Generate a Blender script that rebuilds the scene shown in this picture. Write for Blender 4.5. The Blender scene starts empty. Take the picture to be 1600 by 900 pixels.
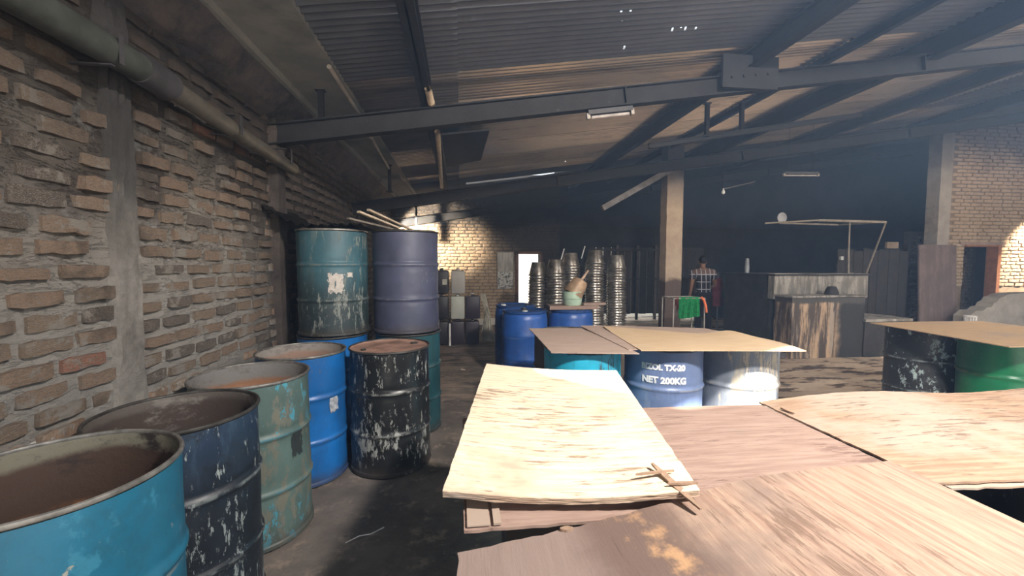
import bpy, bmesh, math, random
from mathutils import Vector, Matrix, noise
random.seed(7)
C = bpy.context.scene
COL = C.collection
PI = math.pi

# ------------------------------------------------------------------ camera, world, sun, lamps, exposure
F = 650.0
yaw, pitch = math.atan(80 / F), math.atan(39 / F)
cam_d = bpy.data.cameras.new('camera')
cam_d.sensor_width = 36; cam_d.lens = 36 * F / 1600; cam_d.clip_start = .02; cam_d.clip_end = 200
cam = bpy.data.objects.new('camera', cam_d); COL.objects.link(cam)
cam.location = (0, 0, 1.49); cam.rotation_euler = (PI / 2 - pitch, 0, -yaw)
C.camera = cam

w = bpy.data.worlds.new('sky'); C.world = w; w.use_nodes = True
bg = w.node_tree.nodes['Background']
bg.inputs[0].default_value = (.80, .90, 1.0, 1); bg.inputs[1].default_value = 1.15

def aim(o, d):
    o.rotation_euler = Vector(d).to_track_quat('-Z', 'Y').to_euler()

sun_d = bpy.data.lights.new('sun', 'SUN'); sun_d.energy = 17; sun_d.angle = math.radians(.8); sun_d.color = (1, .93, .82)
sun = bpy.data.objects.new('sun', sun_d); COL.objects.link(sun)
SUN_DIR = Vector((-.06, 2.25, -2.37)).normalized()
aim(sun, SUN_DIR)

def area(name, loc, d, sx, sy, power, color, spread=180):
    l = bpy.data.lights.new(name, 'AREA'); l.shape = 'RECTANGLE'; l.size = sx; l.size_y = sy
    l.energy = power; l.color = color; l.spread = math.radians(spread)
    o = bpy.data.objects.new(name, l); COL.objects.link(o); o.location = loc; aim(o, d); return o
def spot(name, loc, target, power, angle, color, blend=.3, radius=.03):
    l = bpy.data.lights.new(name, 'SPOT'); l.energy = power; l.spot_size = math.radians(angle); l.spot_blend = blend
    l.shadow_soft_size = radius; l.color = color
    o = bpy.data.objects.new(name, l); COL.objects.link(o); o.location = loc; aim(o, Vector(target) - Vector(loc)); return o
area('roof_opening_light', (1.75, -.16, 3.27), (-.05, 1.15, -1), .26, .24, 195, (1, .94, .88), 165)
area('front_opening_light', (5.6, -3.2, 2.0), (0, 1, -.05), 14, 2.7, 62, (1, .97, .93))
area('right_fill_light', (7.2, 1.5, 3.95), (-.15, .75, -1), .9, .6, 150, (1, .93, .84), 160)  # added off-frame fill lamp that brightens the dim right side
spot('sunbeam_left_gap', (-1.2, 9.0, 2.30), (-.75, 9.98, 2.15), 520, 80, (1, .86, .66))
spot('sunbeam_right_gap', (12.6, 6.5, 3.0), (12.1, 7.5, 1.72), 1700, 50, (1, .84, .62), .7)

C.view_settings.view_transform = 'Standard'; C.view_settings.look = 'None'
C.view_settings.exposure = 0.35; C.view_settings.gamma = 1; C.view_settings.use_curve_mapping = False
C.cycles.use_denoising = True
C.cycles.max_bounces = 7; C.cycles.diffuse_bounces = 4; C.cycles.volume_bounces = 1
C.cycles.sample_clamp_indirect = 6

# ------------------------------------------------------------------ helpers
def link(o):
    COL.objects.link(o); return o
def props(o, label=None, cat=None, group=None, kind=None):
    if label: o['label'] = label
    if cat: o['category'] = cat
    if group: o['group'] = group
    if kind: o['kind'] = kind
    return o
def thing(name, label, cat, loc=(0, 0, 0), rz=0, group=None, rot=None):
    o = bpy.data.objects.new(name, None); link(o); o.location = loc
    o.rotation_euler = rot if rot else (0, 0, rz); o.empty_display_size = .1
    return props(o, label, cat, group)
def obj(name, bm, m, parent=None, smooth=False, loc=None):
    me = bpy.data.meshes.new(name)
    bm.normal_update(); bm.to_mesh(me); bm.free()
    for mm in (m if isinstance(m, (list, tuple)) else [m]): me.materials.append(mm)
    if smooth:
        me.polygons.foreach_set('use_smooth', [True] * len(me.polygons))
        try: me.set_sharp_from_angle(angle=math.radians(38))
        except Exception: pass
    o = link(bpy.data.objects.new(name, me))
    if loc: o.location = loc
    if parent: o.parent = parent
    return o
def struct(name, bm, m, parent=None, smooth=False):
    o = obj(name, bm, m, parent, smooth)
    if not parent: o['kind'] = 'structure'
    return o
def bmn(): return bmesh.new()
def box(bm, x0, x1, y0, y1, z0, z1, M=None, bev=0):
    vs = [bm.verts.new((x, y, z)) for x in (x0, x1) for y in (y0, y1) for z in (z0, z1)]
    fs = [(0, 1, 3, 2), (4, 6, 7, 5), (0, 4, 5, 1), (2, 3, 7, 6), (0, 2, 6, 4), (1, 5, 7, 3)]
    ff = [bm.faces.new([vs[i] for i in f]) for f in fs]
    if bev:
        es = list({e for f in ff for e in f.edges})
        r = bmesh.ops.bevel(bm, geom=es, offset=bev, segments=2, affect='EDGES', profile=.6)
        vs = list({v for f in r['faces'] for v in f.verts} | {v for v in vs if v.is_valid})
    if M is not None:
        for v in vs: v.co = M @ v.co
    return vs
def bar(bm, a, b, wd, ht, up=(0, 0, 1)):
    a, b = Vector(a), Vector(b); d = (b - a); L = d.length; d.normalize()
    s = d.cross(Vector(up))
    if s.length < 1e-4: s = d.cross(Vector((0, 1, 0)))
    s.normalize(); u = s.cross(d)
    M = Matrix((( d.x, s.x, u.x, a.x), (d.y, s.y, u.y, a.y), (d.z, s.z, u.z, a.z), (0, 0, 0, 1)))
    return box(bm, 0, L, -wd / 2, wd / 2, -ht / 2, ht / 2, M)
def channel(bm, a, b, wd, ht, t=.012):
    """C section steel: web and two flanges"""
    a, b = Vector(a), Vector(b); d = (b - a); L = d.length; d.normalize()
    s = d.cross(Vector((0, 0, 1))).normalized(); u = s.cross(d)
    M = Matrix(((d.x, s.x, u.x, a.x), (d.y, s.y, u.y, a.y), (d.z, s.z, u.z, a.z), (0, 0, 0, 1)))
    box(bm, 0, L, -t / 2, t / 2, -ht / 2, ht / 2, M)
    box(bm, 0, L, -wd / 2, wd / 2, ht / 2 - t, ht / 2, M)
    box(bm, 0, L, -wd / 2, wd / 2, -ht / 2, -ht / 2 + t, M)
    n = int(L / 3)
    for i in range(1, n): box(bm, i * L / n - .006, i * L / n + .006, 0, wd / 2 - .004, -ht / 2 + t, ht / 2 - t, M)
def tube(bm, pts, r, seg=8, cap=True):
    pts = [Vector(p) for p in pts]; rs = r if isinstance(r, (list, tuple)) else [r] * len(pts)
    rings = []
    for i, p in enumerate(pts):
        d = (pts[min(i + 1, len(pts) - 1)] - pts[max(i - 1, 0)]).normalized()
        s = d.cross(Vector((0, 0, 1)))
        if s.length < .05: s = d.cross(Vector((1, 0, 0)))
        s.normalize(); u = s.cross(d)
        rings.append([bm.verts.new(p + (s * math.cos(2 * PI * k / seg) + u * math.sin(2 * PI * k / seg)) * rs[i]) for k in range(seg)])
    for a, b in zip(rings, rings[1:]):
        for k in range(seg): bm.faces.new((a[k], a[(k + 1) % seg], b[(k + 1) % seg], b[k]))
    if cap:
        bm.faces.new(rings[0][::-1]); bm.faces.new(rings[-1])
def lathe(bm, prof, seg=64, M=None, closed=False, arc=None):
    rings = []
    for r, z in prof:
        rings.append([bm.verts.new((r * math.cos(2 * PI * k / seg), r * math.sin(2 * PI * k / seg), z)) for k in range(seg)])
    pr = list(zip(rings, rings[1:]))
    if closed: pr.append((rings[-1], rings[0]))
    for a, b in pr:
        for k in range(seg):
            bm.faces.new((a[k], a[(k + 1) % seg], b[(k + 1) % seg], b[k]))
    if M is not None:
        for R in rings:
            for v in R: v.co = M @ v.co
    return rings
def dup(root, loc, rz=None, label=None, group=None):
    r = root.copy(); COL.objects.link(r); r.location = loc
    if rz is not None: r.rotation_euler = (0, 0, rz)
    if label: r['label'] = label
    if group: r['group'] = group
    for ch in list(root.children):
        c = ch.copy(); COL.objects.link(c); c.parent = r
    return r

# ------------------------------------------------------------------ materials
class Mat:
    def __init__(s, name, rough=.8, metal=0.0, spec=.4):
        s.m = bpy.data.materials.new(name); s.m.use_nodes = True
        s.nt = s.m.node_tree; s.b = s.nt.nodes['Principled BSDF']
        s.b.inputs['Roughness'].default_value = rough; s.b.inputs['Metallic'].default_value = metal
        s.b.inputs['Specular IOR Level'].default_value = spec
        s.tc = s.nt.nodes.new('ShaderNodeTexCoord'); s.geo = s.nt.nodes.new('ShaderNodeNewGeometry')
        s.oi = s.nt.nodes.new('ShaderNodeObjectInfo')
    def n(s, t, **k):
        x = s.nt.nodes.new(t)
        for a, b in k.items(): setattr(x, a, b)
        return x
    def put(s, inp, v):
        if isinstance(v, bpy.types.NodeSocket): s.nt.links.new(v, inp)
        elif isinstance(v, (tuple, list)) and len(v) == 3 and inp.type == 'RGBA': inp.default_value = (*v, 1)
        else: inp.default_value = v
    def coord(s, kind='Object', stretch=(1, 1, 1), off=(0, 0, 0), rot=0, perobj=False):
        src = s.geo.outputs['Position'] if kind == 'World' else s.tc.outputs[kind]
        mp = s.n('ShaderNodeMapping'); s.put(mp.inputs['Vector'], src)
        mp.inputs['Scale'].default_value = stretch; mp.inputs['Location'].default_value = off; mp.inputs['Rotation'].default_value = (0, 0, rot)
        if perobj:
            vm = s.n('ShaderNodeVectorMath', operation='MULTIPLY_ADD')
            cb = s.n('ShaderNodeCombineXYZ')
            for i in range(3): s.put(cb.inputs[i], s.oi.outputs['Random'])
            s.put(vm.inputs[0], cb.outputs[0]); vm.inputs[1].default_value = (37, 71, 53); s.put(vm.inputs[2], mp.outputs[0])
            return vm.outputs[0]
        return mp.outputs[0]
    def noise(s, sc, det=4, rough=.6, v=None, dist=0):
        x = s.n('ShaderNodeTexNoise'); x.inputs['Scale'].default_value = sc; x.inputs['Detail'].default_value = det
        x.inputs['Roughness'].default_value = rough; x.inputs['Distortion'].default_value = dist
        s.put(x.inputs['Vector'], v if v is not None else s.tc.outputs['Object']); return x.outputs['Fac']
    def ramp(s, f, a, b, smooth=True):
        x = s.n('ShaderNodeMapRange', interpolation_type='SMOOTHSTEP' if smooth else 'LINEAR')
        s.put(x.inputs[0], f); x.inputs[1].default_value = a; x.inputs[2].default_value = b; return x.outputs[0]
    def mix(s, f, a, b, mode='MIX'):
        x = s.n('ShaderNodeMix', data_type='RGBA', blend_type=mode)
        s.put(x.inputs[0], f); s.put(x.inputs[6], a); s.put(x.inputs[7], b); return x.outputs[2]
    def math(s, op, a, b=0.0):
        x = s.n('ShaderNodeMath', operation=op); s.put(x.inputs[0], a); s.put(x.inputs[1], b); x.use_clamp = False; return x.outputs[0]
    def xyz(s, v):
        x = s.n('ShaderNodeSeparateXYZ'); s.put(x.inputs[0], v); return x.outputs
    def bump(s, h, st=.5, d=.02):
        x = s.n('ShaderNodeBump'); s.put(x.inputs['Height'], h); x.inputs['Strength'].default_value = st; x.inputs['Distance'].default_value = d
        s.put(s.b.inputs['Normal'], x.outputs[0])
    def col(s, c): s.put(s.b.inputs['Base Color'], c); return s
    def rough(s, r): s.put(s.b.inputs['Roughness'], r); return s

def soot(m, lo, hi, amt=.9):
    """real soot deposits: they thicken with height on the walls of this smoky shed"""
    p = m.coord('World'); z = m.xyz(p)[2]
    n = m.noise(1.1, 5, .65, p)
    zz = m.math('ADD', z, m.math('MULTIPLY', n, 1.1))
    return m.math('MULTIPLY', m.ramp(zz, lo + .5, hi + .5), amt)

def brick_mat():
    m = Mat('fired_brick', .9)
    v = m.coord('Object', perobj=True); r = m.oi.outputs['Random']
    n = m.noise(9, 5, .7, v); n2 = m.noise(30, 4, .7, v)
    c = m.mix(m.ramp(r, .1, .95), (.30, .21, .14), (.36, .225, .145))
    c = m.mix(m.math('GREATER_THAN', r, .965), c, (.42, .14, .075))
    c = m.mix(m.math('LESS_THAN', r, .16), c, (.095, .078, .068))
    c = m.mix(m.ramp(n, .35, .7), c, (.19, .145, .11))
    c = m.mix(m.ramp(m.noise(4.5, 6, .75, m.coord('World')), .53, .60), c, (.33, .295, .255)); c = m.mix(m.ramp(n2, .50, .62), c, (.34, .315, .285))
    c = m.mix(m.math('MULTIPLY', m.ramp(m.noise(1.6, 6, .7, m.coord('World')), .50, .62), .6), c, (.085, .065, .052))
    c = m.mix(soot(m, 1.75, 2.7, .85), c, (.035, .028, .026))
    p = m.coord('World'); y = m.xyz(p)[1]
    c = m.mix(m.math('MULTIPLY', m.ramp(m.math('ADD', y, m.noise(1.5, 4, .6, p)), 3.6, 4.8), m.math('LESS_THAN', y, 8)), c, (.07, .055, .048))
    m.col(c); m.bump(m.noise(3.5, 7, .8, v), .9, .03); return m.m
def mortar_mat():
    m = Mat('grey_mortar', .95)
    v = m.coord('World')
    n = m.noise(5, 6, .7, v); n2 = m.noise(1.2, 4, .6, v)
    c = m.mix(m.ramp(n, .3, .7), (.25, .215, .18), (.41, .37, .32))
    c = m.mix(m.ramp(n2, .48, .62), c, (.13, .105, .09))
    cr = m.noise(5, 5, .7, m.coord('World', stretch=(1, 1.2, 5)), .6)
    cr = m.math('SUBTRACT', 1.0, m.ramp(m.math('ABSOLUTE', m.math('SUBTRACT', cr, .5)), .0, .022))
    c = m.mix(m.math('MULTIPLY', cr, .75), c, (.04, .033, .03))
    c = m.mix(m.ramp(m.noise(3.1, 5, .7, v), .58, .7), c, (.55, .54, .52))
    zz = m.xyz(v)[2]; c = m.mix(m.math('MULTIPLY', m.math('SUBTRACT', 1.0, m.ramp(m.math('ADD', zz, m.noise(1.8, 5, .7, v)), 1.7, 2.4)), .75), c, (.56, .53, .49))
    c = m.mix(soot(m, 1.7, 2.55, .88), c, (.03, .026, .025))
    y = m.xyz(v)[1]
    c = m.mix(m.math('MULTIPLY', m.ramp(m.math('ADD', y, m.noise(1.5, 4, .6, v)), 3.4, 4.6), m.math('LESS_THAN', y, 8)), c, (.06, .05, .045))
    m.col(c); m.bump(m.math('SUBTRACT', m.noise(24, 8, .8, v), m.math('MULTIPLY', cr, .4)), 1.0, .045); return m.m
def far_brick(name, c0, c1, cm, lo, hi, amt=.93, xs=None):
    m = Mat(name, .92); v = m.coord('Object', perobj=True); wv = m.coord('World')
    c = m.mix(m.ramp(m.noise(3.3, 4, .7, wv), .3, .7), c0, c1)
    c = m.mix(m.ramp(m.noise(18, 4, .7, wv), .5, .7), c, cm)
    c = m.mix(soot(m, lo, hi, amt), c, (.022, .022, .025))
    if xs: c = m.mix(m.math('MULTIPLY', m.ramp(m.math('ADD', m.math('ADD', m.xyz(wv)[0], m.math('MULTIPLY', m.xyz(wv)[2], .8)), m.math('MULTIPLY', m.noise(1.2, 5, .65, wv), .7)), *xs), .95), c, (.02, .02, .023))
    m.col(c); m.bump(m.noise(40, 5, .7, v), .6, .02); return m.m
def concrete(name, a, b, dark, sc=4, soot_on=None, streaks=0, rough=.92):
    m = Mat(name, rough); v = m.coord('World')
    c = m.mix(m.ramp(m.noise(sc, 7, .7, v), .3, .7), a, b)
    c = m.mix(m.ramp(m.noise(sc * .45, 5, .7, m.coord('World', off=(3, 1, 5))), .5, .72), c, dark)
    if streaks:
        s = m.noise(7, 6, .7, m.coord('World', stretch=(1.3, 1.3, .16)))
        c = m.mix(m.math('MULTIPLY', m.ramp(s, .45, .56), streaks), c, dark)
    if soot_on: c = m.mix(soot(m, *soot_on), c, (.02, .02, .022))
    m.col(c); m.bump(m.noise(22, 8, .75, v), .7, .025); return m.m

def plain(name, c, rough=.7, metal=0, spec=.4, var=.25, sc=8, bump=.2, bscale=40):
    m = Mat(name, rough, metal, spec); v = m.coord('Object', perobj=True)
    n = m.noise(sc, 5, .65, v)
    m.col(m.mix(m.ramp(n, .3, .7), tuple(x * (1 - var) for x in c), tuple(min(1, x * (1 + var)) for x in c)))
    if bump: m.bump(m.noise(bscale, 5, .7, v), bump, .01)
    return m.m

def drum_paint(name, base, second, chip, chip_t=.60, second_t=.55, grime=(.02, .02, .02), grime_t=.6, rough=.42, streak=.3, seed=0, low_grime=None, fine=22):
    m = Mat(name, rough, 0, .5)
    o = (seed * 3.7, seed * 1.9, seed * .83)
    v = m.coord('Object', off=o); vs = m.coord('Object', stretch=(1, 1, streak), off=o)
    c = m.mix(m.ramp(m.noise(2.5, 4, .6, v), .3, .7), tuple(x * .75 for x in base), tuple(min(1, x * 1.15) for x in base))
    c = m.mix(m.ramp(m.noise(4.5, 7, .72, vs), second_t, second_t + .05), c, second)
    g = m.ramp(m.noise(3, 7, .75, v), grime_t, grime_t + .12)
    c = m.mix(g, c, grime)
    if low_grime is not None:
        z = m.xyz(m.tc.outputs['Object'])[2]
        zz = m.math('ADD', z, m.math('MULTIPLY', m.noise(6, 6, .75, vs), .5))
        c = m.mix(m.math('SUBTRACT', 1.0, m.ramp(zz, low_grime - .1, low_grime + .35)), c, grime)
    mask = m.noise(2.2, 3, .6, m.coord('Object', off=(o[0] + 5, o[1], o[2])))
    f = m.noise(fine, 6, .75, vs)
    th = m.math('ADD', f, m.math('MULTIPLY', m.math('SUBTRACT', mask, .5), .45))
    ch = m.ramp(th, chip_t, chip_t + .025)
    c = m.mix(ch, c, chip)
    z = m.xyz(m.tc.outputs['Object'])[2]
    sc_ = m.noise(48, 5, .8, m.coord('Object', stretch=(1, 1, .5), off=o))
    c = m.mix(m.math('MULTIPLY', m.ramp(m.math('ADD', sc_, m.math('MULTIPLY', m.math('SUBTRACT', mask, .5), .5)), .62, .68), .55), c, tuple(.5 * q + .10 for q in chip))
    rb = m.math('MINIMUM', m.math('ABSOLUTE', m.math('SUBTRACT', z, .2933)), m.math('ABSOLUTE', m.math('SUBTRACT', z, .5867)))
    rw = m.math('SUBTRACT', 1.0, m.ramp(rb, .003, .012))
    c = m.mix(m.math('MULTIPLY', m.math('MULTIPLY', rw, m.ramp(m.noise(9, 5, .7, v), .42, .58)), .65), c, tuple(.7 * q + .03 for q in chip))
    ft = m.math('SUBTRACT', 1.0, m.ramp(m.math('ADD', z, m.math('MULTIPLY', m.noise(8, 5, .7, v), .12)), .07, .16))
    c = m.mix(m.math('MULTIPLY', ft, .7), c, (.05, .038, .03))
    dn = m.ramp(m.noise(7, 7, .8, vs), .45, .7)
    c = m.mix(m.math('MULTIPLY', dn, .45), c, tuple(.35 * q + .02 for q in base))
    m.col(c)
    m.rough(m.math('ADD', rough, m.math('MULTIPLY', ch, .35)))
    h = m.math('ADD', m.math('MULTIPLY', m.noise(4, 3, .5, v), .6), m.math('MULTIPLY', ch, -.06))
    m.bump(h, .5, .03)
    return m.m
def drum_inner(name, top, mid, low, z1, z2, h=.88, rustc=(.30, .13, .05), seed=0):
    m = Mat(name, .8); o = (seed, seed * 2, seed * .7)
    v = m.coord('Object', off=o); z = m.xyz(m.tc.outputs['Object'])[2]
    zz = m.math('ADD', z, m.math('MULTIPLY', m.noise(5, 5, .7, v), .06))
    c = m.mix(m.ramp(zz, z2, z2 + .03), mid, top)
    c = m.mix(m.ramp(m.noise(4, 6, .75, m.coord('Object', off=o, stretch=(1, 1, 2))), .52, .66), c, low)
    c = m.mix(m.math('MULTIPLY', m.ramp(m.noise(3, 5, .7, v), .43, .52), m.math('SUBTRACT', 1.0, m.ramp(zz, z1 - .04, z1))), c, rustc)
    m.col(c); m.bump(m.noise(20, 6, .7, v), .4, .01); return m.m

def plywood(name, a, b, dark, grey=(.30, .25, .22), grey_t=.62, dark_t=.60, stain=None, stain_t=.6, along_u=True, seed=0, contrast=1, worn=None):
    m = Mat(name, .62, 0, .35)
    st = (2.2, 26, 1) if along_u else (26, 2.2, 1)
    v = m.coord('UV', stretch=st, off=(seed * 2.3, seed * 1.7, 0)); u = m.coord('UV', off=(seed * 1.3, seed, 0))
    c = m.mix(m.ramp(m.noise(2.2, 7, .7, v, .4), .34, .66), a, b)
    c = m.mix(m.math('MULTIPLY', m.ramp(m.noise(1.6, 5, .7, u), grey_t - .1, grey_t + .08), .75), c, grey)
    st2 = (2.2, 17, 1) if along_u else (17, 2.2, 1)
    d = m.noise(3.4, 8, .75, m.coord('UV', stretch=st2, off=(seed + 4, 2, 0)), .3)
    msk = m.noise(2.4, 3, .6, m.coord('UV', off=(seed + 9, 0, 0)))
    dd = m.ramp(m.math('ADD', d, m.math('MULTIPLY', m.math('SUBTRACT', msk, .5), .5)), dark_t, dark_t + .08)
    c = m.mix(m.math('MULTIPLY', dd, .8 * contrast), c, dark)
    if worn:      # weathered grey end of the sheet with a scorched orange patch
        ux, vy, _ = m.xyz(m.tc.outputs['UV']); wn = m.noise(2.6, 6, .7, m.coord('UV', off=(seed + 3, 1, 0)))
        gx = m.math('ADD', ux, m.math('MULTIPLY', wn, .8))
        gm = m.math('SUBTRACT', 1.0, m.ramp(gx, .72, 1.02))
        c = m.mix(m.math('MULTIPLY', gm, .85), c, (.235, .18, .16))
        dm = m.math('SUBTRACT', 1.0, m.ramp(m.math('ABSOLUTE', m.math('SUBTRACT', m.math('ADD', ux, m.math('MULTIPLY', wn, .25)), .52)), .06, .17))
        dv = m.ramp(m.math('ADD', vy, m.math('MULTIPLY', wn, .3)), .95, 1.2)
        c = m.mix(m.math('MULTIPLY', m.math('MULTIPLY', dm, dv), .8), c, (.13, .085, .07))
        om = m.math('SUBTRACT', 1.0, m.ramp(m.math('ABSOLUTE', m.math('SUBTRACT', m.math('ADD', ux, m.math('MULTIPLY', wn, .55)), .70)), .005, .05)); om = m.math('MULTIPLY', om, m.ramp(m.noise(7, 5, .7, m.coord('UV')), .42, .56))
        c = m.mix(m.math('MULTIPLY', om, .7), c, (.56, .33, .17))
    if stain: c = m.mix(m.math('MULTIPLY', m.ramp(m.noise(2.0, 6, .7, m.coord('UV', off=(seed + 2, 7, 0))), stain_t, stain_t + .07), .8), c, stain)
    # thin splits along the grain
    st3 = (.5, 30, 1) if along_u else (30, .5, 1)
    s3 = m.ramp(m.noise(3, 3, .6, m.coord('UV', stretch=st3, off=(seed, 5, 0))), .70, .73)
    c = m.mix(m.math('MULTIPLY', s3, .7), c, (.06, .04, .03))
    m.col(c)
    m.bump(m.math('ADD', m.noise(6, 8, .7, v), m.math('MULTIPLY', s3, -1)), .35, .004)
    return m.m

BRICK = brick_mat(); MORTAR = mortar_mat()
SOOTY_STEEL = plain('sooty_steel', (.013, .013, .015), .75, .0, bump=.3)
DARK_STEEL = plain('dark_painted_steel', (.045, .043, .048), .55, .1)
CEMENT = concrete('grey_cement_render', (.22, .21, .19), (.36, .34, .32), (.08, .07, .06), 6, (1.6, 2.7, .8))
DARK_RUBBLE = concrete('dark_rubble', (.05, .045, .05), (.11, .09, .08), (.02, .02, .022), 5)
GREEN_PANEL = concrete('stained_cement_panel', (.17, .18, .17), (.26, .25, .23), (.09, .10, .10), 1.6)
SOOT_WALL = concrete('soot_black_wall', (.010, .011, .014), (.022, .022, .026), (.006, .007, .009), 2)

# ------------------------------------------------------------------ structure: floor
def floor_mat():
    m = Mat('oily_earth_floor', .6, 0, .5); v = m.coord('World')
    x, y, z = m.xyz(v)
    n1 = m.noise(1.3, 7, .68, v); n2 = m.noise(6, 8, .75, v); n3 = m.noise(26, 6, .75, v)
    c = m.mix(m.ramp(n1, .35, .65), (.085, .073, .066), (.18, .15, .128))
    c = m.mix(m.ramp(n2, .52, .66), c, (.26, .21, .17))
    c = m.mix(m.ramp(n3, .62, .72), c, (.24, .21, .18))
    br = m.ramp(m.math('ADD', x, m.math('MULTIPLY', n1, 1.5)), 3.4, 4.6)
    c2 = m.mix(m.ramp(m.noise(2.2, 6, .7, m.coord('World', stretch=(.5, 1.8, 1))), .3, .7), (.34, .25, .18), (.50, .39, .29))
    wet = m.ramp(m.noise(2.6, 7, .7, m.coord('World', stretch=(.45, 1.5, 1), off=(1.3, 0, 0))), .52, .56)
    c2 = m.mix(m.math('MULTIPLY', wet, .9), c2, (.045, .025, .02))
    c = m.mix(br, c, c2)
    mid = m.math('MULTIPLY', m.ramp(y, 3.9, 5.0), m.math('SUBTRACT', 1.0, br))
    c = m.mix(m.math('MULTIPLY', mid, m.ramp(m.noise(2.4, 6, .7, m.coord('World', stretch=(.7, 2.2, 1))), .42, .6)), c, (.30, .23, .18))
    oil = m.ramp(m.noise(1.9, 6, .7, m.coord('World', off=(7, 2, 0))), .58, .64)
    c = m.mix(m.math('MULTIPLY', oil, .8), c, (.030, .027, .027))
    m.col(c)
    m.rough(m.math('SUBTRACT', .75, m.math('MULTIPLY', oil, .3)))
    m.bump(m.math('ADD', n2, m.math('MULTIPLY', n3, .4)), .6, .03)
    return m.m
bm = bmn()
nx, ny = 110, 100
X0, X1, Y0, Y1 = -1.7, 14.2, -3.2, 11.2
g = [[None] * (ny + 1) for _ in range(nx + 1)]
for i in range(nx + 1):
    for j in range(ny + 1):
        x = X0 + (X1 - X0) * i / nx; y = Y0 + (Y1 - Y0) * j / ny
        g[i][j] = bm.verts.new((x, y, .012 * noise.noise((x * .8, y * .8, 0)) - .012 + .004 * noise.noise((x * 5, y * 5, 3))))
for i in range(nx):
    for j in range(ny): bm.faces.new((g[i][j], g[i + 1][j], g[i + 1][j + 1], g[i][j + 1]))
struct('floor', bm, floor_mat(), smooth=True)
bm = bmn(); box(bm, -40, 50, -60, 70, -.2, -.06)
o = struct('trim_9', bm, plain('pale_yard_ground', (.45, .40, .33), .95, sc=1)); o['label'] = 'pale sunlit yard ground outside the shed'

# ------------------------------------------------------------------ brick walls
def brick_proto(k):
    bm = bmn()
    n = 6
    pts = {}
    for i in range(n):
        for (q, (a, b)) in enumerate(((0, -.5), (1, -.5), (1, .5), (0, .5))):
            u = -.5 + i / (n - 1)
            e = 1 if i in (0, n - 1) else 0
            s = Vector((k * 7.1 + i * .9, q * 3.3, 1.7))
            y = u * (1 - .02 * a * e) + .03 * noise.noise(s) * (1 if e else 0)
            z = b * (1 - .07 * e - .05 * a) + .20 * noise.noise(s + Vector((5, 0, 0)))
            x = a * (1 - .28 * e + .30 * noise.noise(s + Vector((0, 9, 0))))
            if a == 0: x = -1.5; z = b
            pts[i, q] = bm.verts.new((x, y, z))
    for i in range(n - 1):
        for q in (0, 1, 2):
            bm.faces.new((pts[i, q], pts[i, q + 1], pts[i + 1, q + 1], pts[i + 1, q]))
    bm.faces.new([pts[0, q] for q in (3, 2, 1, 0)]); bm.faces.new([pts[n - 1, q] for q in (0, 1, 2, 3)])
    me = bpy.data.meshes.new('brick'); bm.normal_update(); bm.to_mesh(me); bm.free(); me.materials.append(BRICK)
    return me
PROTO = [brick_proto(k) for k in range(10)]
def brick_verts(k, depth, ln, ht):
    return [(v.co.x * depth, v.co.y * ln, v.co.z * ht) for v in PROTO[k].vertices], [tuple(p.vertices) for p in PROTO[k].polygons]

def slab_noise(x_of, y0, y1, z0, z1, step, depth, amp, axis='x', face=0.0, sc=6):
    """wall core: displaced front, flat back. axis x: wall plane is x=face, front towards +x. axis y: plane y=face, front towards -y"""
    bm = bmn(); na = max(1, int((y1 - y0) / step)); nz = max(1, int((z1 - z0) / step)); G = []
    for i in range(na + 1):
        row = []
        for j in range(nz + 1):
            a = y0 + (y1 - y0) * i / na; z = z0 + (z1 - z0) * j / nz
            d = amp * (noise.noise((a * sc, z * sc, face)) + .5 * noise.noise((a * sc * 2.7, z * sc * 2.7, face + 4)))
            row.append(bm.verts.new((face + d, a, z) if axis == 'x' else (a, face - d, z)))
        G.append(row)
    for i in range(na):
        for j in range(nz):
            f = (G[i][j], G[i + 1][j], G[i + 1][j + 1], G[i][j + 1])
            bm.faces.new(f if axis == 'x' else f)
    # closed back
    if axis == 'x': box(bm, face - depth, face - amp * 1.6, y0, y1, z0, z1)
    else: box(bm, y0, y1, face + amp * 1.6, face + depth, z0, z1)
    return bm

WX = -1.60
def wall_top(y):            # broken ragged top of the left wall
    return 2.80 + .05 * noise.noise((y * 1.7, 0, 0)) - (.02 * (y - 2))
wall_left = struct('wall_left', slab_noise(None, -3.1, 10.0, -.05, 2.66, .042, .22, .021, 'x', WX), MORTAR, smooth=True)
CH = .0945
near, stuffbm = 0, bmn()
for c in range(30):
    zc = .04 + c * CH
    y = -3.0 + (.12 if c % 2 else 0) + random.uniform(-.03, .03)
    while y < 9.9:
        ln = random.uniform(.195, .235)
        yc = y + ln / 2; y += ln + random.uniform(.018, .045)
        if zc > wall_top(yc) - .03: continue
        if 2.10 - .06 < yc < 2.30 + .05 and zc > .5: 
            # cement pilaster stands here
            if 2.13 < yc < 2.27: continue
        if random.random() < .05: continue
        zj = zc + .006 * random.uniform(-1, 1) + .012 * noise.noise((yc * .8, c * .3, 0))
        k = random.randrange(10); dp = random.uniform(.010, .028); ht = random.uniform(.046, .064); ln *= random.uniform(.88, 1.02)
        rot = random.uniform(-.02, .02)
        vis = .8 < yc < 3.75 and zc > .80
        if vis and near < 296:
            o = link(bpy.data.objects.new('brick', PROTO[k])); o.parent = wall_left
            o.location = (WX, yc, zj); o.scale = (dp, ln, ht); o.rotation_euler = (rot, 0, 0); near += 1
        else:
            vs, fs = brick_verts(k, dp, ln, ht)
            nv = [stuffbm.verts.new((WX + a, yc + b, zj + d)) for a, b, d in vs]
            for f in fs: stuffbm.faces.new([nv[i] for i in f])
o = obj('bricks', stuffbm, BRICK, wall_left); o['kind'] = 'stuff'

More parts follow.
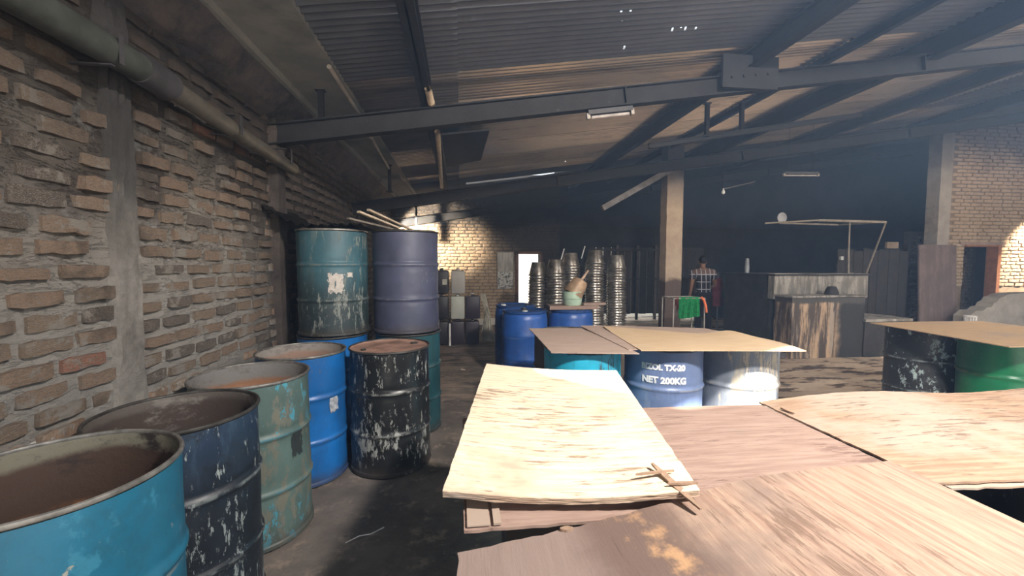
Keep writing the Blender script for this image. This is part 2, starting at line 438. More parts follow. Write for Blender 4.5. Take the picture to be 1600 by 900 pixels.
# rough cement pilaster on the left wall, flaring into the plinth
def pilaster(name, yc, wfun, zt, zb, mat, proud, xface=WX, amp=.012):
    bm = bmn(); n = 60; m_ = 10; G = []
    for j in range(n + 1):
        z = zb + (zt - zb) * j / n; row = []
        wl, wr = wfun(z)
        for i in range(m_ + 1):
            t = i / m_; e = 1 if 0 < i < m_ else 0
            yy = yc - wl + (wl + wr) * t + (.014 * noise.noise((z * 14, i * 3.1, 2)) if not e else .003 * noise.noise((z * 9, i, 0)))
            xx = xface - .02 + (proud + .02) * (1 if e else 0) + amp * noise.noise((z * 9, i * 1.3, 7)) * e
            row.append(bm.verts.new((xx, yy, z)))
        G.append(row)
    for j in range(n):
        for i in range(m_): bm.faces.new((G[j][i], G[j][i + 1], G[j + 1][i + 1], G[j + 1][i]))
    return struct(name, bm, mat, smooth=True)
pl = pilaster('trim_1', 2.195, lambda z: (.085 + .16 * max(0, 1.12 - z) ** 1.0 * (1 if z < 1.12 else 0), .085 + .10 * max(0, 1.02 - z)), 2.75, .0,
         concrete('pilaster_cement', (.17, .155, .14), (.33, .31, .285), (.06, .05, .045), 3.6, (1.3, 2.2, .9)), .032)
pl['label'] = 'rough grey cement pilaster flaring at its foot on the left brick wall'
p2 = pilaster('trim_2', 3.86, lambda z: (.10, .10), 2.7, 0, concrete('sooty_pilaster', (.05, .042, .04), (.085, .07, .062), (.02, .018, .018), 5), .07)
p2['label'] = 'soot-blackened pilaster farther along the left brick wall'
# white cement smear along the lower wall
bm = bmn(); G = []
for i in range(60):
    y = .2 + i * .035; row = []
    for j in range(5):
        z = .60 + j * .06 + .03 * noise.noise((y * 4, j, 0)); row.append(bm.verts.new((WX - .02 + .055 * (1 - j / 4) ** .6 + .008 * noise.noise((y * 9, j * 2, 1)), y, z)))
    G.append(row)
for a, b in zip(G, G[1:]):
    for j in range(4): bm.faces.new((a[j], b[j], b[j + 1], a[j + 1]))
o = struct('trim_3', bm, concrete('pale_mortar_ledge', (.45, .45, .44), (.60, .60, .58), (.25, .25, .25), 7), smooth=True)
o['label'] = 'pale mortar smear along the lower left wall behind the open drums'

# dark sloped rubble above the wall and the cement gutter panel
bm = bmn(); G = []
for i in range(90):
    y = -3 + i * 13.0 / 89; row = []
    for j in range(9):
        t = j / 8
        x = -1.66 + t * .30; z = 2.66 + t * .30 - .04 * math.sin(t * PI)
        d = .035 * noise.noise((y * .9, t * 5, 3)) + .02 * noise.noise((y * 3, t * 9, 3))
        row.append(bm.verts.new((x + d, y, z - abs(d))))
    G.append(row)
for a, b in zip(G, G[1:]):
    for j in range(8): bm.faces.new((a[j], a[j + 1], b[j + 1], b[j]))
box(bm, -2.3, -1.55, -3.1, 10, 2.96, 3.02)
box(bm, -1.84, -1.78, -3.1, 8.6, 2.6, 3.02)
o = struct('trim_4', bm, DARK_RUBBLE, smooth=False); o['label'] = 'dark broken rubble sloping up from the left wall to the eave'
bm = bmn()
for i, (a, b) in enumerate(((-3.1, 1.2), (1.21, 3.2), (3.21, 5.2), (5.21, 7.2), (7.21, 9.98))):
    box(bm, -1.38, -.93, a, b, 2.945 + .004 * i, 2.985 + .004 * i)
box(bm, -1.40, -1.36, -3.1, 9.98, 2.90, 3.02)
o = struct('trim_5', bm, GREEN_PANEL); o['label'] = 'grey-green stained cement panels along the left eave'
# long pale bars hanging from that panel edge and the stubs
def simple(name, label, cat, bm, mat, group=None, smooth=False):
    return props(obj(name, bm, mat, smooth=smooth), label, cat, group)
PALE_PIPE = plain('dusty_pale_pipe', (.30, .27, .24), .6)
BAMBOO = plain('pale_bamboo', (.50, .40, .29), .6, sc=12)

# ------------------------------------------------------------------ roof
def roofz(x): return 3.07 + .14 * (x + .29)
def roof_mat(name, c0, c1, metal, rough, rust=.3):
    m = Mat(name, rough, metal, .5); v = m.coord('Object', perobj=True)
    c = m.mix(m.ramp(m.noise(1.2, 5, .65, v), .3, .7), c0, c1)
    c = m.mix(m.math('MULTIPLY', m.ramp(m.noise(3.5, 7, .75, m.coord('Object', stretch=(.25, 1.6, 1), perobj=True)), .5, .66), rust), c, (.05, .040, .036))
    c = m.mix(m.math('MULTIPLY', m.oi.outputs['Random'], .45), c, (.04, .04, .045))
    m.col(c); m.bump(m.noise(12, 4, .6, v), .12, .006)
    return m.m
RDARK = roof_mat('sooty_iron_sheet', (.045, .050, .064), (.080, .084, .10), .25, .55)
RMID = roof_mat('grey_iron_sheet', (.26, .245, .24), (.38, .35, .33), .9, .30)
RLIGHT = roof_mat('bounce_lit_bare_iron', (.78, .68, .57), (.92, .82, .70), .88, .26, .4)  # shiny bare iron; warm light bounced off the plywood is put into its colour
ceiling = thing('ceiling', None, None); ceiling['kind'] = 'structure'
HOLES = [(.72, 2.95), (1.15, 2.96), (1.22, 2.96), (1.19, 3.06), (1.62, 3.14), (1.69, 3.25), (1.76, 3.24), (1.80, 3.25), (1.71, 2.94), (1.89, 3.26),
         (1.87, 3.36), (1.72, 3.43), (1.38, 3.48), (.93, 3.35), (.90, 3.44), (2.18, 8.5), (1.95, 7.7), (3.05, 10.0), (6.13, 4.2), (.1, 2.87), (2.9, 9.6), (4.0, 9.2)]
rows = [-3.1, -2.4, -1.7, -1.0, -.36, .28, 1.1, 1.92, 2.74, 3.56, 4.32, 5.08, 5.84, 6.6, 7.36, 8.0, 8.60, 9.4, 10.2, 11.1]
xs = [-1.02, -.06, 2.74, 5.02, 8.2, 11.0, 14.3]
def corr(u): return .016 * math.sin(2 * PI * u / .0715)
for ri in range(len(rows) - 1):
    for ci in range(len(xs) - 1):
        xa, xb = xs[ci], xs[ci + 1] + .05
        ya, yb = rows[ri], rows[ri + 1] + .085
        if ri == 4:                       # the missing sheets that let the daylight in
            if ci == 1: xa, xb = 2.36, 2.79
            if ci == 0: xb = .34
        if ri == 6 and ci == 3: xa, xb = 5.02, 6.75  # sheet cut short: unseen gap added to go with the right fill lamp
        if ri == 16 and ci == 1: ya = 8.60
        if ri == 3 and ci == 1: yb = -.66
        if ri == 15: yb = 8.60 + .035
        dz = .004 * (ri % 2) + .006 * (ci % 2)
        hs = [h for h in HOLES if xa + .02 < h[0] < xb - .07 and ya + .05 < h[1] < yb - .05]
        us = [xa, (2 * xa + xb) / 3, (xa + 2 * xb) / 3, xb]
        for h in hs: us += [h[0] - .008, h[0] + .008]
        slits = ri == 9 and ci == 3
        if slits: us += [5.14, 5.80]
        us = sorted(set(us)); ww = yb - ya; nv = max(4, int(ww / .0119)); G = []
        bm = bmn(); tilt = 0
        slit = (ri == 16 and ci == 1)
        for ux in us:
            row = []
            for j in range(nv + 1):
                v = ya + ww * j / nv
                z = roofz(ux) + corr(v) + dz + tilt * (v - ya)
                row.append(bm.verts.new((ux, v, z)))
            G.append(row)
        for i in range(len(us) - 1):
            for j in range(nv):
                vc = ya + ww * (j + .5) / nv; uc = (us[i] + us[i + 1]) / 2
                if any(abs(h[0] - uc) < .0085 and abs(h[1] - vc) < .0085 for h in hs): continue
                if slits and 5.13 < uc < 5.81 and 3.76 < vc < 4.2 and (j % 6) == 2: continue
                if slit and vc < 8.76 and False: continue
                bm.faces.new((G[i][j], G[i][j + 1], G[i + 1][j + 1], G[i + 1][j]))
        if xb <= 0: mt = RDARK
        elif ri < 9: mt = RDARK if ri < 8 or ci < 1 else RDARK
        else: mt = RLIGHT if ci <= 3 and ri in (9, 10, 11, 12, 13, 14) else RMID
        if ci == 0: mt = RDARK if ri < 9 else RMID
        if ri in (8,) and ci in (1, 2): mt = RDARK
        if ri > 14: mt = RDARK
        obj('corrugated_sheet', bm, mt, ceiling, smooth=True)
# the slit between two sheets: push those sheets apart
for o in ceiling.children:
    ys = [v.co.y for v in o.data.vertices]; xx = [v.co.x for v in o.data.vertices]
    if abs(min(ys) - 8.60) < .01 and abs(min(xx) + .06) < .02:
        for v in o.data.vertices:
            if v.co.y < 8.98 and .10 < v.co.x < 1.9: v.co.y = max(v.co.y, 8.98 - .06 * abs(v.co.x - .9))
        bmx = bmesh.new(); bmx.from_mesh(o.data)
        for u_ in (.12, 1.45):
            bmesh.ops.bisect_plane(bmx, geom=bmx.verts[:] + bmx.edges[:] + bmx.faces[:], plane_co=(u_, 0, 0), plane_no=(1, 0, 0))
        dl = [f for f in bmx.faces if .13 < f.calc_center_median().x < 1.44 and f.calc_center_median().y < 8.97]
        bmesh.ops.delete(bmx, geom=dl, context='FACES'); bmx.to_mesh(o.data); bmx.free()

bm = bmn()
for x, y, z in ((.95, -.24, 3.31), (2.5, .19, 3.53), (2.5, .75, 3.53), (.95, .75, 3.31)): bm.verts.new((x, y, z))
bm.verts.ensure_lookup_table(); bm.faces.new(bm.verts[:]); bmesh.ops.solidify(bm, geom=bm.faces[:], thickness=.01)
obj('sun_mask_board', bm, RDARK, ceiling)  # unseen board added to shape the sun patch on the front drums
bm = bmn()
for x, y, z in ((-.1, -.8, 3.15), (.95, -.72, 3.30), (.80, -.60, 3.285), (.46, -.14, 3.23), (.36, .4, 3.21), (-.1, .4, 3.15)): bm.verts.new((x, y, z))
bm.verts.ensure_lookup_table(); bm.faces.new(bm.verts[:]); bmesh.ops.solidify(bm, geom=bm.faces[:], thickness=.01)
obj('sun_mask_board', bm, RDARK, ceiling)  # second unseen board, added to trim the sun patch on the pale plywood
bm = bmn()
for x, y, z in ((-.1, 8.1, 3.24), (2.6, 8.1, 3.62), (2.6, 8.90, 3.75), (-.1, 8.90, 3.37)): bm.verts.new((x, y, z))
bm.verts.ensure_lookup_table(); bm.faces.new(bm.verts[:]); bmesh.ops.solidify(bm, geom=bm.faces[:], thickness=.01)
obj('sun_block_flap', bm, RDARK, ceiling)  # unseen flap added to keep sun through the slit off the back wall
# beams ----------------------------------------------------------
def beam(label, a, b, wd, ht, name='roof_beam', mat=None, kind='c'):
    a, b = Vector(a), Vector(b); bm = bmn()
    (channel if kind == 'c' else bar)(bm, Vector((0, 0, 0)), b - a, wd, ht)
    o = obj(name, bm, mat or SOOTY_STEEL, loc=a); return props(o, label, 'beam')
def under(x, off): return roofz(x) - off
beam('dark steel beam running away overhead, nearest the left wall', (-.29, -3, under(-.29, .10)), (-.29, 10.9, under(-.29, .10)), .10, .15)
beam('dark steel beam running away overhead, above the concrete column side', (2.72, -3, under(2.72, .10)), (2.72, 10.9, under(2.72, .10)), .10, .16)
beam('slim dark purlin running away just right of the second long beam', (3.75, -3, under(3.75, .06)), (3.75, 10.9, under(3.75, .06)), .06, .08)
beam('deep dark steel beam running away overhead, right of the slim purlin', (4.75, -3, under(4.75, .12)), (4.75, 10.9, under(4.75, .12)), .12, .22)
beam('dark steel beam running away overhead at the far right of the roof', (7.0, -3, under(7.0, .1)), (7.0, 10.9, under(7.0, .1)), .10, .18)
beam('dark steel beam running away overhead, rightmost one above the brick wall', (9.6, -3, under(9.6, .1)), (9.6, 10.9, under(9.6, .1)), .10, .18)
beam('nearest sloping cross beam from left wall up to the right', (-1.6, 3.8, 2.56), (14, 3.8, 4.90), .10, .17)
beam('second sloping cross beam from left wall up to the right', (-1.6, 6.5, 2.29), (14, 6.5, 4.72), .10, .17)
beam('farthest sloping cross beam resting on the back brick wall', (-1.6, 9.85, 2.36), (14, 9.85, 4.75), .12, .16)
# hangers, struts, ties
for (x, y, z0, z1, lab) in ((-1.17, 3.8, 2.7, 2.96, 'short dark post between nearest cross beam and left eave panel'),
                            (-1.05, 6.5, 2.55, 2.96, 'short dark post between second cross beam and left eave panel'),
                            (-.95, 9.3, 2.2, 2.96, 'short dark post above the bright end of the back brick wall'),
                            (3.02, 4.9, 3.05, 3.45, 'short steel hanger under the roof right of the junction plate'),
                            (3.55, 5.0, 3.12, 3.52, 'second short steel hanger under the roof, farther right')):
    bm = bmn(); box(bm, -.022, .022, -.022, .022, 0, z1 - z0); box(bm, -.04, .04, -.03, .03, 0, .012); box(bm, -.04, .04, -.03, .03, z1 - z0 - .012, z1 - z0)
    props(obj('roof_post', bm, SOOTY_STEEL, loc=(x, y, z0)), lab, 'post')
beam('thin sloping steel tie below the short hangers', (2.3, 4.95, 2.92), (5.2, 4.95, 3.42), .05, .06, 'roof_tie')
# gusset at crossing
bm = bmn(); box(bm, 2.42, 2.98, 3.69, 3.72, 3.12, 3.42); 
for i in range(4): box(bm, 2.5 + i * .12, 2.52 + i * .12, 3.675, 3.69, 3.2 + .016 * i, 3.22 + .016 * i)
simple('gusset_plate', 'dark square plate where the nearest cross beam meets the second long beam', 'plate', bm, SOOTY_STEEL)
# diagonal brace at column head
def pipe_obj(name, label, cat, pts, r, mat, seg=10, group=None):
    bm = bmn(); tube(bm, pts, r, seg); return simple(name, label, cat, bm, mat, group, True)
bm = bmn(); bar(bm, (2.50, 7.2, 2.46), (3.85, 7.2, 3.22), .10, .10)
simple('diagonal_brace', 'pale dusty diagonal brace rising to the head of the concrete column', 'brace', bm, plain('dusty_timber', (.16, .15, .15), .8))
# poles below the roof
pipe_obj('thin_pole', 'thin pale pole fixed below the left eave panel, nearer section', 'pole', [(-.93, 3.22, 2.90), (-.95, 4.36, 2.90)], .017, PALE_PIPE)
pipe_obj('thin_pole', 'thin pale pole below the left eave panel, section beyond the cross beam', 'pole', [(-.99, 4.93, 2.90), (-1.06, 6.56, 2.90)], .017, PALE_PIPE)
def hollow_pole(label, a, b, r):
    a, b = Vector(a), Vector(b); bm = bmn(); tube(bm, [a, a.lerp(b, .3), a.lerp(b, .305), a.lerp(b, .31), a.lerp(b, .7), a.lerp(b, .705), a.lerp(b, .71), b], [r, r, r * 1.1, r, r, r * 1.1, r, r], 12, False)
    tube(bm, [a, b], r * .75, 12, False)
    return simple('bamboo_pole', label, 'pole', bm, BAMBOO, smooth=True)
hollow_pole('pale hollow bamboo pole beside the leftmost long beam, nearer piece', (-.25, 3.47, 2.88), (-.23, 4.3, 2.86), .030)
hollow_pole('pale bamboo pole beside the leftmost long beam, beyond the cross beam', (-.23, 4.45, 2.84), (-.33, 7.7, 2.86), .030)
# dark board hanging between sheets and beam
bm = bmn()
vs = [(-.20, 4.75, 2.90), (.33, 4.75, 2.97), (.30, 6.1, 2.97), (-.20, 6.3, 2.90)]
for dz in (0, .02): [bm.verts.new((x, y, z + dz)) for x, y, z in vs]
bm.verts.ensure_lookup_table(); bm.faces.new(bm.verts[0:4]); bm.faces.new(bm.verts[4:8][::-1])
for i in range(4): bm.faces.new((bm.verts[i], bm.verts[(i + 1) % 4], bm.verts[4 + (i + 1) % 4], bm.verts[4 + i]))
simple('dark_panel', 'dark board patched under the roof right of the bamboo pole', 'board', bm, SOOTY_STEEL)
# fluorescent fittings
def tube_lamp(label, a, b, y):
    t = thing('tube_lamp', label, 'lamp', ((a[0] + b[0]) / 2, y, a[1]))
    L = b[0] - a[0]; sl = math.atan2(b[1] - a[1], L); t.rotation_euler = (0, -sl, 0)
    bm = bmn(); box(bm, -L / 2, L / 2, -.03, .03, .015, .055); obj('housing', bm, DARK_STEEL, t)
    bm = bmn(); tube(bm, [(-L / 2 + .03, 0, -.005), (L / 2 - .03, 0, -.005)], .014, 8); obj('glass_tube', bm, plain('unlit_glass_tube', (.34, .31, .30), .25, bump=0), t, True)
    for s in (-1, 1):
        if y > 5: bm = bmn(); tube(bm, [(s * L * .35, 0, .05), (s * L * .35, 0, roofz(t.location.x) - a[1] + (s * L * .35) * (.14 - math.tan(sl)) - .02)], .004, 5); obj('hanging_wire', bm, DARK_STEEL, t)
        bm = bmn(); box(bm, s * L / 2 - .015, s * L / 2 + .015, -.02, .02, -.02, .03); obj('socket', bm, PALE_PIPE, t)
    return t
tube_lamp('unlit fluorescent tube lamp hanging beneath the nearest cross beam', (1.16, 2.845), (1.58, 2.905), 3.76)
tube_lamp('unlit fluorescent tube lamp hanging high in the dark above the stove', (5.67, 3.045), (6.33, 3.06), 6.8)
t = thing('hanging_bulb', 'small pale bulb on a rod hanging in the dark right of the column', 'lamp', (4.53, 6.8, 2.72))
bm = bmn(); lathe(bm, [(.001, -.04), (.022, -.03), (.03, -.005), (.022, .02), (.012, .04), (.012, .06)], 12); obj('bulb', bm, plain('dull_white_glass', (.6, .6, .6), .3, bump=0), t, True)
bm = bmn(); bar(bm, (0, 0, .05), (.58, 0, .19), .02, .02); tube(bm, [(0, 0, .055), (0, 0, roofz(4.53) - 2.74)], .004, 5); obj('rod', bm, DARK_STEEL, t)

# big duct pipe along the left wall
t = thing('flue_pipe', 'long sooty flue pipe strapped high along the left brick wall', 'pipe', (-1.45, 0, 2.37))
bm = bmn(); tube(bm, [(0, -3, 0), (0, 1.0, -.01), (0, 2.26, .01)], .062, 20); obj('pipe_section', bm, plain('sooty_dark_pipe', (.05, .055, .05), .55, .2), t, True)
bm = bmn(); tube(bm, [(0, 2.20, .01), (0, 3.0, -.025), (0, 3.9, -.06)], .050, 20); obj('pipe_section', bm, plain('worn_metal_pipe', (.17, .155, .13), .4, .6), t, True)
bm = bmn(); tube(bm, [(0, 2.14, .01), (0, 2.34, .005)], .07, 20); obj('pipe_coupling', bm, DARK_STEEL, t, True)
for y in (1.15, 1.95, 2.9, 3.7):
    bm = bmn(); box(bm, -.15, .03, y, y + .02, .06, .066); box(bm, .062, .068, y, y + .02, -.06, .06); box(bm, -.16, .03, y, y + .02, -.066, -.06); obj('strap', bm, DARK_STEEL, t)

# ------------------------------------------------------------------ back wall (brick), door opening
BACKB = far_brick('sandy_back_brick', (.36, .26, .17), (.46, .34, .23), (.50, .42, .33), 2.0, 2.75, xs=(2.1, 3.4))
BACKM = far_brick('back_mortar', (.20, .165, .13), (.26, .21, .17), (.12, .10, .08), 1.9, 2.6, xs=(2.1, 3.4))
YB = 10.0
def wall_with_holes(x0, x1, z1, holes, y, depth, zt=None):
    bm = bmn(); cuts = sorted({x0, x1, *[h[0] for h in holes], *[h[1] for h in holes]})
    for a, b in zip(cuts, cuts[1:]):
        seg = [(0 - .05, z1)]
        for h in holes:
            if h[0] <= a and h[1] >= b:
                seg = [s for s in ((-.05, h[2]), (h[3], z1)) if s[1] - s[0] > .01]
        for s in seg: box(bm, a, b, y, y + depth, s[0], s[1])
    return bm
dh = (1.387, 1.906, .0, 1.707)
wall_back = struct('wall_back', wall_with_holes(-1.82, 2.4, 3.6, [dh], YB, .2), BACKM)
def lay_bricks(parent, x0, x1, z0, z1, y, ch, holes, mat, limit=0, lmin=.19, lmax=.235, topf=None, gap=.012, ht_=.72, name='bricks'):
    bm = bmn(); cnt = 0; protos = None
    if limit:
        protos = []
        for k in range(8):
            me = PROTO[k].copy(); me.materials.clear(); me.materials.append(mat); protos.append(me)
    nz = int((z1 - z0) / ch)
    for c in range(nz):
        zc = z0 + (c + .5) * ch; x = x0 + (.1 if c % 2 else 0)
        while x < x1 - .08:
            ln = min(random.uniform(lmin, lmax), x1 - x); xc = x + ln / 2; x += ln + random.uniform(gap, gap * 2)
            hh = [h for h in holes if h[2] - .02 < zc < h[3] + .03]
            for h in hh:
                if xc - ln / 2 < h[0] < xc + ln / 2: ln = max(.0, h[0] - (xc - ln / 2)); xc = h[0] - ln / 2
                elif xc - ln / 2 < h[1] < xc + ln / 2: ln = max(0, xc + ln / 2 - h[1]); xc = h[1] + ln / 2
            if ln < .03 or any(h[0] < xc < h[1] for h in hh): continue
            if topf and zc > topf(xc): continue
            k = random.randrange(8); dp = random.uniform(.012, .030); ht = ch * ht_ * random.uniform(.9, 1.1)
            if cnt < limit:
                o = link(bpy.data.objects.new('brick', protos[k])); o.parent = parent; o.location = (xc, y, zc); o.scale = (dp, ln, ht); o.rotation_euler = (0, 0, -PI / 2); cnt += 1
            else:
                vs, fs = brick_verts(k, dp, ln, ht)
                nv = [bm.verts.new((xc + b, y - a, zc + d)) for a, b, d in vs]
                for f in fs: bm.faces.new([nv[i] for i in f])
    if len(bm.verts): o = obj(name, bm, mat, parent); o['kind'] = 'stuff'
    else: bm.free()
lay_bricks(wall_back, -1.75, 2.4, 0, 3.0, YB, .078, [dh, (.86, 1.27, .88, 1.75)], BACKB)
# white-washed plinth strip
bm = bmn(); box(bm, .3, 1.36, YB - .06, YB, 0, .16); o = struct('baseboard_back', bm, concrete('whitewashed_plinth', (.5, .47, .42), (.62, .58, .52), (.3, .27, .23)))
# door frame at back opening
bm = bmn()
box(bm, 1.31, 1.387, YB - .05, YB + .1, 0, 1.76); box(bm, 1.906, 1.97, YB - .05, YB + .1, 0, 1.76); box(bm, 1.31, 1.97, YB - .05, YB + .1, 1.707, 1.77)
o = struct('door_1', bm, plain('dark_red_wood', (.10, .05, .035), .7)); o['label'] = 'open doorway glaring with daylight in the back brick wall'
bm = bmn(); box(bm, -6, 14, 17.2, 17.4, -.1, 2.6); o = struct('trim_8', bm, plain('pale_yard_wall', (.75, .72, .66), .9, var=.05, sc=1)); o['label'] = 'pale yard wall seen glaring through the back doorway'

# dark sooty back boards from the brick part to the right
wall_far = thing('wall_far', None, None); wall_far['kind'] = 'structure'
bm = bmn(); box(bm, 2.4, 14.2, 10.5, 10.6, 1.9, 5.2); box(bm, 6.5, 14.2, 10.5, 10.6, -.05, 1.9); box(bm, 2.4, 3.3, 10.5, 10.6, -.05, 1.9); obj('wall_panel', bm, SOOT_WALL, wall_far)
SOOT_WOOD = plain('sooty_boards', (.028, .024, .022), .8, sc=5)
x = 3.3
while x < 6.5:
    wv = random.uniform(.16, .24); bm = bmn(); box(bm, x, min(6.5, x + wv) - .012, 10.5, 10.53, .14 + random.uniform(0, .02), 1.9); obj('board', bm, SOOT_WOOD, wall_far); x += wv
for i, x in enumerate((4.0, 4.55, 5.05)):
    bm = bmn(); box(bm, x, x + .06, 10.38, 10.44, 0, 1.95); obj('post', bm, plain('grey_post', (.07, .06, .055), .8), wall_far)
bm = bmn(); box(bm, 3.4, 6.4, 10.36, 10.40, 1.80, 1.86); obj('rail', bm, SOOT_WOOD, wall_far)
bm = bmn(); box(bm, 3.4, 6.4, 10.36, 10.40, 1.05, 1.10); obj('rail', bm, SOOT_WOOD, wall_far)
bm = bmn(); box(bm, 14.2, 14.4, -3.1, 11.2, -.1, 5.3); struct('wall_right', bm, SOOT_WALL)

# framed picture-board on the back wall
t = thing('notice_board', 'framed board with faded pictures hung on back wall left of the doorway', 'board', (1.065, YB - .03, .88))
bm = bmn(); box(bm, -.19, .19, -.012, 0, 0, .86); 
def board_mat():
    m = Mat('faded_print', .4); v = m.coord('Object'); x, y, z = m.xyz(v)
    top = m.mix(m.ramp(m.noise(9, 3, .5, m.coord('Object', stretch=(2, 1, .3))), .4, .6), (.20, .18, .16), (.30, .27, .24))
    low = m.mix(m.ramp(m.noise(16, 4, .7, m.coord('Object', stretch=(1, 1, 1.6))), .45, .52), (.05, .06, .06), (.42, .40, .38))
    c = m.mix(m.ramp(z, .38, .42), low, top); m.col(c); return m.m
obj('print', bm, board_mat(), t)
for a in ((-.205, -.185, 0, .86), (.185, .205, 0, .86), (-.205, .205, -.02, 0), (-.205, .205, .86, .88)):
    bm = bmn(); box(bm, a[0], a[1], -.022, .003, a[2], a[3]); obj('frame_strip', bm, plain('grey_frame', (.20, .17, .14), .6), t)

# ------------------------------------------------------------------ right brick wall
RB = far_brick('tan_right_brick', (.44, .32, .22), (.54, .41, .29), (.58, .48, .38), 3.2, 4.2, .85)
RM = far_brick('right_mortar', (.24, .185, .14), (.30, .24, .18), (.16, .12, .09), 3.1, 4.0, .85)
YR = 7.5
rh = (10.42, 11.27, 0, 1.865)
wall_r = struct('wall_front_right', wall_with_holes(10.0, 14.2, 4.75, [rh], YR, .2), RM)
def rtop(x): return 4.5
lay_bricks(wall_r, 10.02, 13.0, 1.0, 4.4, YR, .0755, [(10.42, 11.27, 0, 1.90)], RB, limit=296, lmin=.20, lmax=.25)
# grey corner post of that wall
bm = bmn()
n = 24; G = []
for j in range(n + 1):
    z = 4.7 * j / n; row = []
    for i, (x, y) in enumerate(((9.73, YR + .22), (9.73, YR - .03), (9.86, YR - .035), (10.01, YR - .03), (10.01, YR + .22))):
        row.append(bm.verts.new((x + .01 * noise.noise((z * 4, i * 3, 0)), y + .008 * noise.noise((z * 6, i, 5)), z)))
    G.append(row)
for a, b in zip(G, G[1:]):
    for i in range(4): bm.faces.new((a[i], a[i + 1], b[i + 1], b[i]))
o = struct('trim_6', bm, concrete('pale_corner_post', (.34, .30, .27), (.44, .40, .36), (.2, .17, .15), 4, (3.0, 4.2, .8)), smooth=False); o['label'] = 'pale grey concrete corner post at the left end of the right brick wall'
# lintel with scratched rings and reddish door jamb
bm = bmn(); box(bm, 10.30, 11.40, YR - .035, YR + .02, 1.865, 1.93); o = struct('trim_7', bm, plain('pinkish_lintel', (.30, .22, .18), .9)); o['label'] = 'thin lintel over the opening in the right brick wall'
bm = bmn(); box(bm, 11.19, 11.27, YR - .06, YR + .14, 0, 1.865); box(bm, 10.42, 11.27, YR - .05, YR + .14, 1.83, 1.865)
o = struct('door_2', bm, plain('reddish_wood_jamb', (.30, .13, .07), .6)); o['label'] = 'reddish wooden door frame in the right brick wall'
# darker brick wall seen through it
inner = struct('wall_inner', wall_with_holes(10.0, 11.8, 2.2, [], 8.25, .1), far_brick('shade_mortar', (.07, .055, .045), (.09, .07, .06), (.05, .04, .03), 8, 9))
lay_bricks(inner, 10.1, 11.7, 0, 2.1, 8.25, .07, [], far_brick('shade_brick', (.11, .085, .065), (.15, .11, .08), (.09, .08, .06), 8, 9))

# low broken plastered wall piece at the right
def extrude_profile(bm, prof, y0, y1):
    """prof: list of (x,z) outline"""
    a = [bm.verts.new((x, y0, z)) for x, z in prof]; b = [bm.verts.new((x, y1, z)) for x, z in prof]
    bm.faces.new(a); bm.faces.new(b[::-1]); n = len(prof)
    for i in range(n): bm.faces.new((a[i], b[i], b[(i + 1) % n], a[(i + 1) % n]))
bm = bmn()
extrude_profile(bm, [(9.38, 0), (9.38, .50), (9.44, .54), (9.52, .60), (9.68, .60), (9.76, .66), (9.86, .67), (9.90, .74), (9.98, .77), (10.03, .84), (10.12, .86), (10.2, .90), (10.6, .925), (12.0, .93), (12.0, 0)][::-1], 6.6, 6.85)
t = simple('broken_low_wall', 'low broken plastered wall with stepped ragged top before the right brick wall', 'wall', bm, concrete('stained_plaster', (.36, .32, .28), (.50, .46, .40), (.10, .07, .055), 2.4))

# leaning brown-grey board & dark boards
bm = bmn(); M = Matrix.Translation((9.30, 7.02, 0)) @ Matrix.Rotation(math.radians(-3), 4, 'X')
box(bm, -.42, .42, 0, .03, 0, 1.85, M)
simple('leaning_panel', 'tall purplish-brown sheet panel standing by the right brick wall opening', 'panel', bm, concrete('purple_brown_board', (.155, .115, .11), (.22, .165, .155), (.10, .075, .07), 3, None, .4, .7))
x = 7.35
rnd = random.Random(3)
cab = thing('board_partition', 'sooty black board partition between stove and the standing brown panel', 'partition', (7.35, 7.35, 0))
while x < 8.88:
    wv = rnd.uniform(.15, .25); bm = bmn(); box(bm, x - 7.35, x - 7.35 + wv - .01, 0, .025, 0, 1.75 + rnd.uniform(-.03, .05)); obj('board', bm, SOOT_WOOD, cab); x += wv
bm = bmn(); box(bm, 0, 1.6, .026, .06, 1.4, 1.5); obj('rail', bm, SOOT_WOOD, cab)
def small_box(name, label, cat, c, s, col, rz=0):
    bm = bmn(); box(bm, -s[0] / 2, s[0] / 2, -s[1] / 2, s[1] / 2, 0, s[2], None, min(s) * .12)
    o = simple(name, label, cat, bm, plain(name + '_mat', col, .6)); o.location = c; o.rotation_euler = (0, 0, rz); return o
small_box('cardboard_box', 'small brown box on top of the black board partition', 'box', (8.55, 7.36, 1.78), (.26, .05, .13), (.20, .15, .11))
small_box('switch_box', 'small grey box fixed on the black partition boards', 'box', (7.62, 7.32, 1.12), (.10, .05, .18), (.16, .15, .13))
small_box('white_cup', 'small pale cup on the ledge of the black partition', 'cup', (7.40, 7.32, 1.55), (.06, .05, .07), (.5, .5, .5))

